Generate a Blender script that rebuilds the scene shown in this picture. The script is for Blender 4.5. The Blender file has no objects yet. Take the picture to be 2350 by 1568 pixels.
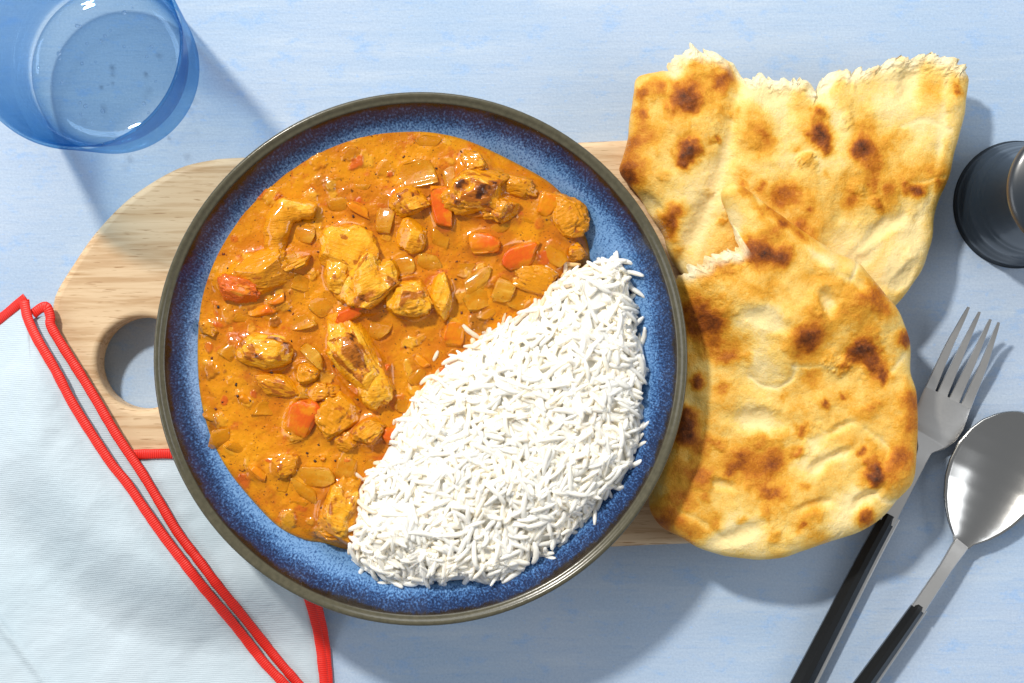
import bpy, bmesh, math, random
import numpy as np
from mathutils import Vector, Matrix

# ------------------------------------------------------------------ camera, light, exposure
SC = bpy.context.scene
COL = SC.collection
H = 0.95                      # camera height above the table (m)
F = 4539.0                    # focal length in pixels of a 2350 px wide picture
cam_d = bpy.data.cameras.new('camera')
cam_d.sensor_fit = 'HORIZONTAL'; cam_d.sensor_width = 36.0
cam_d.lens = 36.0 * F / 2350.0
cam_d.clip_start = 0.01; cam_d.clip_end = 50
cam = bpy.data.objects.new('camera', cam_d); COL.objects.link(cam)
cam.location = (0, 0, H); cam.rotation_euler = (0, 0, 0)
SC.camera = cam

world = bpy.data.worlds.new('World'); SC.world = world; world.use_nodes = True
wb = world.node_tree.nodes['Background']
wb.inputs['Color'].default_value = (0.93, 0.96, 1.0, 1); wb.inputs['Strength'].default_value = 0.29


def lamp(name, loc, target, size, watts, color, shape='DISK', size_y=None):
    d = bpy.data.lights.new(name, 'AREA'); d.shape = shape; d.size = size
    if size_y: d.size_y = size_y
    d.energy = watts; d.color = color
    o = bpy.data.objects.new(name, d); COL.objects.link(o)
    o.location = loc
    o.rotation_euler = (Vector(target) - Vector(loc)).to_track_quat('-Z', 'Y').to_euler()
    return o


LD = 2.6
EL = math.radians(48)
ldir = Vector((-0.60 * math.cos(EL), 0.80 * math.cos(EL), math.sin(EL)))
key = lamp('key_lamp', ldir * LD, (0, 0, 0), 0.19, 66, (1.0, 0.955, 0.88))
lamp('added_fill_far', (-0.35, 1.75, 1.2), (0, 0, 0), 1.5, 19, (0.92, 0.96, 1.0), 'RECTANGLE', 0.9)  # unseen soft fill, added on the far side to lift the shadows
lamp('added_fill_left', (-1.8, -0.2, 1.1), (0, 0, 0), 1.2, 12, (0.93, 0.96, 1.0), 'RECTANGLE', 0.9)  # unseen fill lamp added at the left to brighten shaded sides
lamp('added_fill_right', (1.8, 0.1, 1.0), (0, 0, 0), 1.2, 13, (0.93, 0.96, 1.0), 'RECTANGLE', 0.8)  # unseen fill lamp added at the right to lighten cast shadows

SC.view_settings.view_transform = 'Standard'
SC.view_settings.look = 'None'
SC.view_settings.exposure = 0.0
SC.view_settings.gamma = 1.0
SC.view_settings.use_curve_mapping = False
cy = SC.cycles
cy.use_denoising = True
cy.caustics_refractive = True; cy.caustics_reflective = False
cy.sample_clamp_indirect = 5.0
cy.blur_glossy = 0.3
cy.max_bounces = 14; cy.transmission_bounces = 12; cy.transparent_max_bounces = 12
cy.diffuse_bounces = 7; cy.glossy_bounces = 4

random.seed(7)
MM = 0.001


# ------------------------------------------------------------------ helpers
def P(px, py, z=0.0):
    s = (H - z) / F
    return np.array([(px - 1175.0) * s, (784.0 - py) * s])


def PA(pts, z):
    return np.array([P(x, y, z) for x, y in pts])


def hash3(ix, iy, iz, seed):
    h = (ix.astype(np.int64) * 374761393 + iy.astype(np.int64) * 668265263 + iz.astype(np.int64) * 2147483647 + seed * 1274126177) & 0xFFFFFFFF
    h = ((h ^ (h >> 13)) * 1274126177) & 0xFFFFFFFF
    h = ((h ^ (h >> 16)) * 2246822519) & 0xFFFFFFFF
    return ((h ^ (h >> 15)) & 0xFFFF) / 65535.0


def vnoise(p, seed=0):
    """value noise in -1..1, p is (n,3)"""
    i = np.floor(p).astype(np.int64); f = p - i
    u = f * f * f * (f * (f * 6 - 15) + 10)
    r = 0
    for dx in (0, 1):
        wx = u[:, 0] if dx else 1 - u[:, 0]
        for dy in (0, 1):
            wy = u[:, 1] if dy else 1 - u[:, 1]
            for dz in (0, 1):
                wz = u[:, 2] if dz else 1 - u[:, 2]
                r = r + wx * wy * wz * hash3(i[:, 0] + dx, i[:, 1] + dy, i[:, 2] + dz, seed)
    return r * 2 - 1


def fbm(p, seed=0, octs=4, gain=0.5):
    a, s, r = 1.0, 0.0, 0
    q = p.copy()
    for k in range(octs):
        r = r + a * vnoise(q, seed + 17 * k); s += a
        a *= gain; q = q * 2.03 + 11.3
    return r / s


def xy3(xy, scale, z=0.0):
    return np.column_stack([xy[:, 0] * scale, xy[:, 1] * scale, np.full(len(xy), z)])


def sstep(a, b, x):
    t = np.clip((x - a) / (b - a), 0, 1)
    return t * t * (3 - 2 * t)


def smin(a, b, k):
    h = np.clip(0.5 + 0.5 * (b - a) / k, 0, 1)
    return b * (1 - h) + a * h - k * h * (1 - h)


def smax(a, b, k):
    return -smin(-a, -b, k)


def resample(pts, n, closed=True, smooth=True):
    """Catmull-Rom through the points, n samples evenly spaced"""
    pts = np.asarray(pts, float)
    m = len(pts); out = []
    segs = m if closed else m - 1
    for i in range(segs):
        if closed:
            p0, p1, p2, p3 = pts[(i - 1) % m], pts[i], pts[(i + 1) % m], pts[(i + 2) % m]
        else:
            p0, p1, p2, p3 = pts[max(i - 1, 0)], pts[i], pts[i + 1], pts[min(i + 2, m - 1)]
        for t in np.linspace(0, 1, 24, endpoint=False):
            if smooth:
                out.append(0.5 * ((2 * p1) + (-p0 + p2) * t + (2 * p0 - 5 * p1 + 4 * p2 - p3) * t ** 2 + (-p0 + 3 * p1 - 3 * p2 + p3) * t ** 3))
            else:
                out.append(p1 * (1 - t) + p2 * t)
    out.append(pts[0] if closed else pts[-1])
    out = np.array(out)
    L = np.concatenate([[0], np.cumsum(np.linalg.norm(np.diff(out, axis=0), axis=1))])
    s = np.linspace(0, L[-1], n + 1 if closed else n)
    if closed: s = s[:-1]
    return np.column_stack([np.interp(s, L, out[:, k]) for k in range(out.shape[1])])


def sdf(poly, xy):
    """signed distance, positive inside"""
    res = np.empty(len(xy))
    a = poly; b = np.roll(poly, -1, axis=0); e = b - a; ee = (e ** 2).sum(1) + 1e-18
    for s in range(0, len(xy), 4000):
        q = xy[s:s + 4000][:, None, :] - a[None]
        t = np.clip((q * e[None]).sum(2) / ee, 0, 1)
        d = ((q - t[..., None] * e[None]) ** 2).sum(2).min(1) ** 0.5
        px, py = xy[s:s + 4000, 0][:, None], xy[s:s + 4000, 1][:, None]
        cond = ((a[None, :, 1] > py) != (b[None, :, 1] > py))
        xint = a[None, :, 0] + (py - a[None, :, 1]) * e[None, :, 0] / np.where(e[None, :, 1] == 0, 1e-12, e[None, :, 1])
        ins = ((cond & (px < xint)).sum(1) % 2) == 1
        res[s:s + 4000] = np.where(ins, d, -d)
    return res


def link(name, me, m=None, parent=None, smooth=True):
    o = bpy.data.objects.new(name, me); COL.objects.link(o)
    if m is not None:
        me.materials.clear(); me.materials.append(m)
    if smooth and len(me.polygons):
        me.polygons.foreach_set('use_smooth', np.ones(len(me.polygons), bool))
    if parent is not None: o.parent = parent
    return o


def mesh_np(name, v, faces, attrs=None):
    me = bpy.data.meshes.new(name)
    v = np.asarray(v, np.float32)
    me.from_pydata(v.tolist(), [], [tuple(map(int, f)) for f in faces])
    me.update()
    for k, a in (attrs or {}).items():
        at = me.attributes.new(k, 'FLOAT', 'POINT')
        at.data.foreach_set('value', np.asarray(a, np.float32))
    return me


def tag(o, label, cat, group=None, kind=None):
    if label: o['label'] = label
    if cat: o['category'] = cat
    if group: o['group'] = group
    if kind: o['kind'] = kind
    return o


def empty(name, loc):
    o = bpy.data.objects.new(name, None); COL.objects.link(o)
    o.location = loc; o.empty_display_size = 0.01
    return o


def ring_faces(n, k, closed_centre=True):
    """rings 1..k of n verts, vertex 0 is the centre (ring 1 starts at index 1)"""
    j = np.arange(n); jn = (j + 1) % n
    f = [list(map(tuple, np.column_stack([np.zeros(n, int), 1 + j, 1 + jn])))]
    for r in range(k - 1):
        a = 1 + r * n
        f.append(list(map(tuple, np.column_stack([a + j, a + n + j, a + n + jn, a + jn]))))
    return [q for part in f for q in part]


def lathe(name, prof, n=96, closed=True):
    prof = np.asarray(prof, float); k = len(prof)
    a = np.linspace(0, 2 * math.pi, n, endpoint=False)
    v = np.concatenate([np.column_stack([r * np.cos(a), r * np.sin(a), np.full(n, z)]) for r, z in prof])
    f = []
    for i in range(k if closed else k - 1):
        i2 = (i + 1) % k
        for j in range(n):
            j2 = (j + 1) % n
            f.append((i * n + j, i * n + j2, i2 * n + j2, i2 * n + j))
    return mesh_np(name, v, f)


def fix_normals(me):
    bm = bmesh.new(); bm.from_mesh(me)
    bmesh.ops.remove_doubles(bm, verts=bm.verts, dist=1e-7)
    bmesh.ops.dissolve_degenerate(bm, edges=bm.edges, dist=1e-8)
    bmesh.ops.recalc_face_normals(bm, faces=bm.faces)
    bm.to_mesh(me); bm.free()
    return me


# ------------------------------------------------------------------ material helpers
class Mat:
    def __init__(s, name):
        s.m = bpy.data.materials.new(name); s.m.use_nodes = True
        s.nt = s.m.node_tree; s.b = s.nt.nodes['Principled BSDF']; s.out = s.nt.nodes['Material Output']

    def n(s, t, **kw):
        nd = s.nt.nodes.new(t)
        for k, v in kw.items():
            if k.startswith('i_'):
                nd.inputs[k[2:].replace('_', ' ')].default_value = v
            else:
                setattr(nd, k, v)
        return nd

    def l(s, a, b): s.nt.links.new(a, b)

    def set(s, **kw):
        for k, v in kw.items():
            k = k.replace('_', ' ')
            if isinstance(v, bpy.types.NodeSocket): s.l(v, s.b.inputs[k])
            else: s.b.inputs[k].default_value = v
        return s

    def coord(s, scale=(1, 1, 1), rot=(0, 0, 0), what='Object'):
        tc = s.n('ShaderNodeTexCoord'); mp = s.n('ShaderNodeMapping')
        mp.inputs['Scale'].default_value = scale; mp.inputs['Rotation'].default_value = rot
        s.l(tc.outputs[what], mp.inputs['Vector']); return mp.outputs['Vector']

    def noise(s, vec, scale, detail=4, rough=0.55, dist=0.0):
        nd = s.n('ShaderNodeTexNoise'); s.l(vec, nd.inputs['Vector'])
        nd.inputs['Scale'].default_value = scale; nd.inputs['Detail'].default_value = detail
        nd.inputs['Roughness'].default_value = rough; nd.inputs['Distortion'].default_value = dist
        return nd.outputs['Fac']

    def ramp(s, fac, stops, interp='LINEAR'):
        nd = s.n('ShaderNodeValToRGB'); cr = nd.color_ramp; cr.interpolation = interp
        while len(cr.elements) < len(stops): cr.elements.new(0.5)
        for e, (p, c) in zip(cr.elements, stops):
            e.position = p; e.color = (*c, 1) if len(c) == 3 else c
        s.l(fac, nd.inputs['Fac']); return nd.outputs['Color']

    def mix(s, fac, a, b, mode='MIX'):
        nd = s.n('ShaderNodeMix', data_type='RGBA', blend_type=mode)
        for sock, v in ((nd.inputs['Factor'], fac), (nd.inputs[6], a), (nd.inputs[7], b)):
            if isinstance(v, bpy.types.NodeSocket): s.l(v, sock)
            else: sock.default_value = (*v, 1) if isinstance(v, tuple) and len(v) == 3 else v
        return nd.outputs[2]

    def math(s, op, a, b=0.0, c=None, clamp=False):
        nd = s.n('ShaderNodeMath', operation=op, use_clamp=clamp)
        for i, v in enumerate([a, b] + ([c] if c is not None else [])):
            if isinstance(v, bpy.types.NodeSocket): s.l(v, nd.inputs[i])
            else: nd.inputs[i].default_value = v
        return nd.outputs[0]

    def mapr(s, v, a, b, c=0.0, d=1.0):
        nd = s.n('ShaderNodeMapRange', interpolation_type='SMOOTHSTEP')
        s.l(v, nd.inputs['Value'])
        for k, x in (('From Min', a), ('From Max', b), ('To Min', c), ('To Max', d)): nd.inputs[k].default_value = x
        return nd.outputs['Result']

    def attr(s, name):
        nd = s.n('ShaderNodeAttribute'); nd.attribute_name = name; return nd.outputs['Fac']

    def bump(s, h, strength, dist, prev=None):
        nd = s.n('ShaderNodeBump'); nd.inputs['Strength'].default_value = strength; nd.inputs['Distance'].default_value = dist
        s.l(h, nd.inputs['Height'])
        if prev is not None: s.l(prev, nd.inputs['Normal'])
        s.l(nd.outputs['Normal'], s.b.inputs['Normal']); return nd.outputs['Normal']

    def wet(s, noise, lo, hi):
        g = s.n('ShaderNodeNewGeometry'); sp = s.n('ShaderNodeSeparateXYZ'); s.l(g.outputs['Position'], sp.inputs[0])
        zz = s.math('ADD', sp.outputs[2], s.math('MULTIPLY', s.math('SUBTRACT', noise, 0.5), 0.006))
        return s.mapr(zz, 0.0462 + lo, 0.0462 + hi, 1.0, 0.0)

    def sss(s, w, radius, scale):
        s.b.inputs['Subsurface Weight'].default_value = w
        s.b.inputs['Subsurface Radius'].default_value = radius
        s.b.inputs['Subsurface Scale'].default_value = scale
        return s


def m_table():
    m = Mat('painted_table')
    c = m.coord((1, 1, 1)); cs = m.coord((6, 60, 1), (0, 0, 0.04)); cf = m.coord((25, 220, 1), (0, 0, -0.03))
    big = m.noise(c, 7, 3); streak = m.noise(cs, 1.6, 5, 0.65); fine = m.noise(cf, 2.0, 4, 0.7)
    col = m.mix(m.mapr(big, 0.35, 0.68), (0.335, 0.455, 0.625), (0.405, 0.49, 0.63))
    col = m.mix(m.mapr(streak, 0.45, 0.75, 0, 0.75), col, (0.47, 0.55, 0.655))
    col = m.mix(m.mapr(fine, 0.52, 0.80, 0, 0.75), col, (0.24, 0.385, 0.63))
    blot = m.noise(m.coord((30, 55, 1)), 1.7, 5, 0.7)
    col = m.mix(m.mapr(blot, 0.53, 0.68, 0, 0.70), col, (0.25, 0.42, 0.71))
    speck = m.noise(m.coord((260, 420, 1)), 1.0, 2)
    col = m.mix(m.mapr(speck, 0.64, 0.74, 0, 0.6), col, (0.27, 0.44, 0.74))
    grain = m.noise(c, 900, 3, 0.7)
    col = m.mix(0.22, col, m.ramp(grain, [(0.3, (0.22, 0.33, 0.47)), (0.7, (0.62, 0.74, 0.85))]))
    m.set(Base_Color=col, Roughness=0.55, Specular_IOR_Level=0.35)
    nb = m.bump(fine, 0.25, 0.0006); m.bump(grain, 0.15, 0.0004, nb)
    return m.m


def m_wood():
    m = Mat('pale_pine_wood')
    c = m.coord((1, 1, 1), (0, 0, 0.047))
    cl = m.coord((5, 75, 40), (0, 0, 0.047)); cf = m.coord((30, 480, 200), (0, 0, 0.047)); cp = m.coord((90, 1300, 300), (0, 0, 0.047))
    g = m.noise(cl, 1.0, 4, 0.6, 0.6); f = m.noise(cf, 1.0, 4, 0.6, 0.5); pore = m.noise(cp, 1.0, 2, 0.5)
    col = m.ramp(g, [(0.30, (0.60, 0.41, 0.23)), (0.40, (0.72, 0.53, 0.33)), (0.50, (0.67, 0.48, 0.29)), (0.56, (0.54, 0.35, 0.19)), (0.60, (0.67, 0.48, 0.29)), (0.68, (0.74, 0.55, 0.35))])
    col = m.mix(m.mapr(f, 0.48, 0.68, 0, 0.6), col, (0.48, 0.29, 0.14))
    col = m.mix(m.mapr(pore, 0.62, 0.70, 0, 0.8), col, (0.33, 0.17, 0.07))
    m.set(Base_Color=col, Roughness=0.55, Specular_IOR_Level=0.3)
    m.bump(f, 0.12, 0.0008)
    return m.m


def m_glaze():
    m = Mat('reactive_blue_glaze')
    tc = m.n('ShaderNodeTexCoord'); sep = m.n('ShaderNodeSeparateXYZ'); m.l(tc.outputs['Object'], sep.inputs[0])
    r = m.math('SQRT', m.math('ADD', m.math('POWER', sep.outputs[0], 2.0), m.math('POWER', sep.outputs[1], 2.0)))
    ang = m.math('ARCTAN2', sep.outputs[1], sep.outputs[0])
    comb = m.n('ShaderNodeCombineXYZ'); m.l(m.math('MULTIPLY', ang, 0.1), comb.inputs[0]); m.l(m.math('MULTIPLY', r, 0.85), comb.inputs[1])
    pol = comb.outputs[0]
    obj = tc.outputs['Object']
    sp = m.noise(pol, 1250, 2, 0.6); sp2 = m.noise(pol, 620, 3, 0.6); drift = m.noise(obj, 45, 3)
    rr = m.math('ADD', r, m.math('MULTIPLY', m.math('SUBTRACT', drift, 0.5), 0.006))
    rr = m.math('ADD', rr, m.math('MULTIPLY', m.math('SUBTRACT', sp2, 0.5), 0.004))
    # dark navy towards the rim, light blue below
    k = m.mapr(rr, 0.1025, 0.1130)
    s1 = m.math('ADD', m.math('MULTIPLY', sp, 0.62), m.math('MULTIPLY', sp2, 0.38))
    thr = m.math('SUBTRACT', s1, m.math('MULTIPLY', m.math('SUBTRACT', k, 0.38), 0.24))
    blue = m.ramp(thr, [(0.34, (0.012, 0.024, 0.070)), (0.44, (0.032, 0.080, 0.21)), (0.51, (0.068, 0.170, 0.38)), (0.61, (0.17, 0.335, 0.60))])
    brown = m.mix(m.noise(pol, 300, 3), (0.010, 0.008, 0.007), (0.034, 0.022, 0.012))
    col = m.mix(m.mapr(rr, 0.1130, 0.1150), blue, brown)
    olive = m.mix(m.noise(pol, 500, 4), (0.045, 0.042, 0.026), (0.12, 0.108, 0.070))
    col = m.mix(m.mapr(r, 0.1152, 0.1160), col, olive)
    out = m.mix(m.noise(obj, 60, 3), (0.03, 0.035, 0.04), (0.08, 0.075, 0.055))
    # outside wall
    geo = m.n('ShaderNodeNewGeometry'); sepn = m.n('ShaderNodeSeparateXYZ'); m.l(geo.outputs['Normal'], sepn.inputs[0])
    col = m.mix(m.mapr(sepn.outputs[2], -0.25, -0.1), out, col)
    m.set(Base_Color=col, Roughness=0.2, Specular_IOR_Level=0.38)
    m.bump(sp2, 0.06, 0.0006)
    return m.m


SAUCE_A = (0.66, 0.255, 0.003)
SAUCE_B = (0.54, 0.165, 0.002)


def m_sauce():
    m = Mat('orange_curry_sauce')
    c = m.coord()
    n1 = m.noise(c, 55, 4, 0.6, 0.4); n2 = m.noise(c, 260, 3, 0.6); n3 = m.noise(c, 900, 3, 0.6)
    col = m.mix(m.mapr(n1, 0.38, 0.62), (0.66, 0.250, 0.003), SAUCE_B)
    col = m.mix(m.mapr(m.noise(c, 28, 3, 0.5, 0.8), 0.50, 0.66, 0, 0.6), col, (0.50, 0.125, 0.003))
    col = m.mix(m.mapr(n2, 0.55, 0.75, 0, 0.55), col, (0.68, 0.28, 0.006))
    col = m.mix(m.mapr(m.noise(c, 120, 3, 0.6, 0.5), 0.56, 0.72, 0, 0.7), col, (0.48, 0.085, 0.008))
    col = m.mix(m.math('MULTIPLY', m.attr('pale'), 0.85), col, (0.68, 0.33, 0.02))
    col = m.mix(m.math('MULTIPLY', m.attr('red'), 0.8), col, (0.52, 0.07, 0.008))
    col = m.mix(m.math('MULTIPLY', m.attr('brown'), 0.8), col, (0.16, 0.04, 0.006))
    sp = m.noise(c, 1000, 1, 0.4)
    col = m.mix(m.mapr(sp, 0.66, 0.74, 0, 0.7), col, (0.13, 0.036, 0.006))
    sp3 = m.noise(c, 430, 2, 0.4)
    col = m.mix(m.mapr(sp3, 0.71, 0.76, 0, 0.8), col, (0.055, 0.015, 0.004))
    edge = m.attr('edge')
    col = m.mix(m.math('MULTIPLY', edge, 0.55), col, (0.34, 0.20, 0.012))
    m.set(Base_Color=col, Roughness=0.30, Specular_IOR_Level=0.10, Coat_Weight=0.75, Coat_Roughness=0.04)
    m.sss(0.08, (1.0, 0.35, 0.05), 0.002)
    nb = m.bump(n2, 0.50, 0.0012); nb = m.bump(m.noise(c, 130, 3, 0.5, 0.6), 0.45, 0.0022, nb); m.bump(n3, 0.12, 0.0004, nb)
    return m.m


def m_chicken():
    m = Mat('curried_chicken')
    c = m.coord()
    n1 = m.noise(c, 90, 4, 0.6, 0.3); n2 = m.noise(c, 420, 3, 0.6)
    fib = m.noise(m.coord((1, 5, 2)), 160, 3, 0.6)
    tex = m.ramp(n1, [(0.3, (0.64, 0.235, 0.004)), (0.5, (0.77, 0.345, 0.012)), (0.7, (0.85, 0.46, 0.045))])
    tex = m.mix(m.mapr(fib, 0.5, 0.75, 0, 0.35), tex, (0.86, 0.55, 0.14))
    coat = m.math('ADD', m.attr('coat'), m.math('MULTIPLY', m.math('SUBTRACT', n2, 0.5), 0.8))
    coat = m.math('ADD', coat, m.wet(n1, 0.0020, 0.0080))
    col = m.mix(m.mapr(coat, 0.35, 0.80, 0, 0.92), tex, (0.63, 0.235, 0.004))
    col = m.mix(m.mapr(m.attr('red'), 0.3, 0.7, 0, 0.9), col, (0.60, 0.10, 0.010))
    br = m.math('ADD', m.attr('brown'), m.math('MULTIPLY', m.math('SUBTRACT', n2, 0.5), 0.45))
    col = m.mix(m.mapr(br, 0.26, 0.50, 0, 0.85), col, (0.36, 0.085, 0.006))
    col = m.mix(m.mapr(br, 0.62, 0.92, 0, 0.92), col, (0.055, 0.014, 0.004))
    sp = m.noise(c, 800, 1, 0.4)
    col = m.mix(m.mapr(sp, 0.72, 0.78, 0, 0.7), col, (0.12, 0.03, 0.006))
    m.set(Base_Color=col, Roughness=0.30, Specular_IOR_Level=0.12, Coat_Weight=0.7, Coat_Roughness=0.05)
    m.sss(0.1, (1.0, 0.42, 0.06), 0.002)
    nb = m.bump(n2, 0.45, 0.0014); m.bump(fib, 0.55, 0.0014, nb)
    return m.m


def m_veg(name, c1, c2, trans, stripes=True, wet_hi=0.0050, alpha=1.0):
    m = Mat(name)
    c = m.coord()
    n1 = m.noise(c, 200, 3); n2 = m.noise(c, 600, 3)
    st = m.noise(m.coord((40, 700, 40)), 1.0, 3, 0.5)
    col = m.mix(n1, c1, c2)
    if stripes: col = m.mix(m.mapr(st, 0.5, 0.7, 0, 0.45), col, tuple(min(1, x * 1.35 + 0.05) for x in c2))
    cov = m.math('MAXIMUM', m.mapr(m.noise(c, 150, 3), 0.48, 0.68, 0, 0.8), m.wet(m.noise(c, 220, 3), 0.0012, wet_hi))
    col = m.mix(m.math('MULTIPLY', cov, 0.93), col, (0.63, 0.235, 0.004))
    col = m.mix(m.mapr(m.noise(c, 750, 1), 0.72, 0.78, 0, 0.7), col, (0.10, 0.025, 0.005))
    m.set(Base_Color=col, Roughness=0.3, Specular_IOR_Level=0.10, Coat_Weight=0.5, Coat_Roughness=0.05, Alpha=alpha)
    m.sss(0.12, (1.0, 0.5, 0.2), 0.002)
    nb = m.bump(n1, 0.35, 0.0012); m.bump(n2, 0.25, 0.0008, nb)
    return m.m


def m_simple(name, col, rough=0.5, **kw):
    m = Mat(name); m.set(Base_Color=(*col, 1), Roughness=rough, **kw); return m


def m_rice():
    m = Mat('boiled_white_rice')
    c = m.coord()
    info = m.n('ShaderNodeObjectInfo')
    n1 = m.noise(m.coord(what='Object'), 130, 3)
    col = m.mix(m.mapr(n1, 0.3, 0.7), (0.86, 0.84, 0.78), (0.84, 0.795, 0.69))
    col = m.mix(m.math('MULTIPLY', m.attr('stain'), 0.8), col, (0.72, 0.40, 0.07))
    m.set(Base_Color=col, Roughness=0.33, Specular_IOR_Level=0.45)
    m.sss(0.55, (1.0, 0.84, 0.58), 0.0034)
    m.b.subsurface_method = 'BURLEY'
    return m.m


def m_bread():
    m = Mat('toasted_flatbread')
    c = m.coord()
    n1 = m.noise(c, 34, 6, 0.6, 0.4); n2 = m.noise(c, 260, 4, 0.65); n3 = m.noise(c, 1300, 3, 0.7)
    t = m.attr('toast')
    t = m.math('ADD', t, m.math('MULTIPLY', m.math('SUBTRACT', n1, 0.5), 0.50))
    t = m.math('ADD', t, m.math('MULTIPLY', m.math('SUBTRACT', n2, 0.5), 0.16))
    t = m.math('ADD', t, m.math('MULTIPLY', m.math('SUBTRACT', n3, 0.5), 0.24))
    t = m.math('ADD', t, m.math('MULTIPLY', m.math('MULTIPLY', m.math('SUBTRACT', m.noise(c, 150, 5, 0.7), 0.5), 1.1), m.attr('toast')))
    col = m.ramp(t, [(0.0, (0.84, 0.66, 0.31)), (0.16, (0.81, 0.54, 0.14)), (0.32, (0.72, 0.345, 0.032)), (0.50, (0.51, 0.165, 0.010)), (0.68, (0.27, 0.068, 0.008)), (0.88, (0.085, 0.024, 0.008)), (1.0, (0.03, 0.014, 0.010))])
    cr = m.mix(m.noise(c, 700, 3), (0.87, 0.79, 0.58), (0.84, 0.70, 0.40))
    col = m.mix(m.attr('crumb'), col, cr)
    fl = m.mapr(m.math('ADD', m.attr('flour'), m.math('MULTIPLY', m.math('SUBTRACT', n3, 0.5), 0.9)), 0.4, 0.8, 0, 0.65)
    col = m.mix(fl, col, (0.82, 0.72, 0.55))
    m.set(Base_Color=col, Roughness=0.48, Specular_IOR_Level=0.2)
    m.sss(0.12, (1.0, 0.6, 0.3), 0.002)
    nb = m.bump(n2, 0.42, 0.0018); m.bump(n3, 0.55, 0.0007, nb)
    return m.m


def m_cloth():
    m = Mat('ribbed_pale_cotton')
    c = m.coord((1, 1, 1), (0, 0, 0.05))
    w = m.n('ShaderNodeTexWave', wave_type='BANDS', bands_direction='Y'); m.l(c, w.inputs['Vector'])
    w.inputs['Scale'].default_value = 330; w.inputs['Distortion'].default_value = 1.2; w.inputs['Detail'].default_value = 2
    w.inputs['Detail Scale'].default_value = 0.3
    n1 = m.noise(c, 14, 3)
    col = m.mix(m.mapr(n1, 0.3, 0.7), (0.50, 0.60, 0.66), (0.55, 0.63, 0.685))
    col = m.mix(m.math('MULTIPLY', w.outputs['Fac'], 0.30), col, (0.38, 0.46, 0.52))
    m.set(Base_Color=col, Roughness=0.85, Specular_IOR_Level=0.15, Sheen_Weight=0.15)
    nb = m.bump(w.outputs['Fac'], 0.25, 0.0004); m.bump(m.noise(m.coord((1, 1.6, 1), (0, 0, 0.6)), 26, 4, 0.6), 0.3, 0.005, nb)
    return m.m


def m_red():
    m = Mat('red_satin_stitching')
    t = m.attr('along')
    w = m.math('SINE', m.math('MULTIPLY', t, 2 * math.pi / 0.0010))
    n = m.noise(m.coord(), 500, 2)
    h = m.math('ADD', w, m.math('MULTIPLY', n, 0.8))
    col = m.mix(m.mapr(h, -0.6, 1.3), (0.62, 0.010, 0.004), (0.82, 0.022, 0.010))
    m.set(Base_Color=col, Roughness=0.45, Specular_IOR_Level=0.4, Sheen_Weight=0.1)
    m.bump(h, 0.25, 0.0003)
    return m.m


def m_steel(name='brushed_steel', rough=0.42):
    m = Mat(name)
    n = m.noise(m.coord((1, 1, 1)), 1400, 2)
    m.set(Base_Color=(0.70, 0.69, 0.67, 1), Metallic=1.0, Roughness=m.mapr(n, 0.3, 0.7, rough * 0.95, rough * 1.06))
    return m.m


def m_glass(name, face, edge, ior, refr=0.1, blend=0.35):
    """thin tinted glass: clear when seen square on, deeper where the light crosses more of it; Fresnel mirror on top"""
    m = Mat(name); nt = m.nt; nt.nodes.remove(m.b)
    lw = m.n('ShaderNodeLayerWeight'); lw.inputs['Blend'].default_value = blend
    t = m.n('ShaderNodeBsdfTransparent'); m.l(m.mix(m.math('POWER', lw.outputs['Facing'], 1.8), face, edge), t.inputs['Color'])
    g = m.n('ShaderNodeBsdfGlass'); g.inputs['IOR'].default_value = ior; g.inputs['Roughness'].default_value = 0.0; g.inputs['Color'].default_value = (*face, 1)
    a = m.n('ShaderNodeMixShader'); a.inputs[0].default_value = refr; m.l(t.outputs[0], a.inputs[1]); m.l(g.outputs[0], a.inputs[2])
    gl = m.n('ShaderNodeBsdfGlossy'); gl.inputs['Roughness'].default_value = 0.02; gl.inputs['Color'].default_value = (0.6, 0.78, 1.0, 1)
    lf = m.n('ShaderNodeLayerWeight'); lf.inputs['Blend'].default_value = 0.5
    fr = m.math('ADD', 0.04 if ior > 1.4 else 0.02, m.math('MULTIPLY', m.math('POWER', lf.outputs['Facing'], 5.0), 0.4))
    b = m.n('ShaderNodeMixShader'); m.l(fr, b.inputs[0]); m.l(a.outputs[0], b.inputs[1]); m.l(gl.outputs[0], b.inputs[2])
    m.l(b.outputs[0], m.out.inputs['Surface'])
    return m


TABLE, WOOD, GLAZE, SAUCE, CHICK, RICE, BREAD, CLOTH, RED, STEEL = m_table(), m_wood(), m_glaze(), m_sauce(), m_chicken(), m_rice(), m_bread(), m_cloth(), m_red(), m_steel()
STEEL_POL = m_steel('polished_steel', 0.22)
STEEL_POL.node_tree.nodes['Principled BSDF'].inputs['Base Color'].default_value = (0.48, 0.475, 0.46, 1)
ONION = m_veg('translucent_onion', (0.64, 0.28, 0.012), (0.74, 0.43, 0.05), 0.0, True, 0.0042, 0.62)
PEPPER = m_veg('red_pepper_flesh', (0.60, 0.055, 0.005), (0.66, 0.13, 0.010), 0.0, False, 0.0056)
_h = Mat('black_handle_plastic'); _h.set(Base_Color=(0.008, 0.009, 0.010, 1), Roughness=0.28)
_h.bump(_h.noise(_h.coord(), 1800, 2), 0.12, 0.0003); BLACK = _h.m

# ------------------------------------------------------------------ table
me = bpy.data.meshes.new('table')
bm = bmesh.new(); bmesh.ops.create_cube(bm, size=1.0)
bmesh.ops.scale(bm, vec=(1.3, 1.1, 0.03), verts=bm.verts); bmesh.ops.translate(bm, vec=(0, 0, -0.015), verts=bm.verts)
bm.to_mesh(me); bm.free()
table = link('table', me, TABLE, smooth=False)
tag(table, 'pale blue painted table top with faint brush streaks', 'table', kind='structure')

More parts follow.
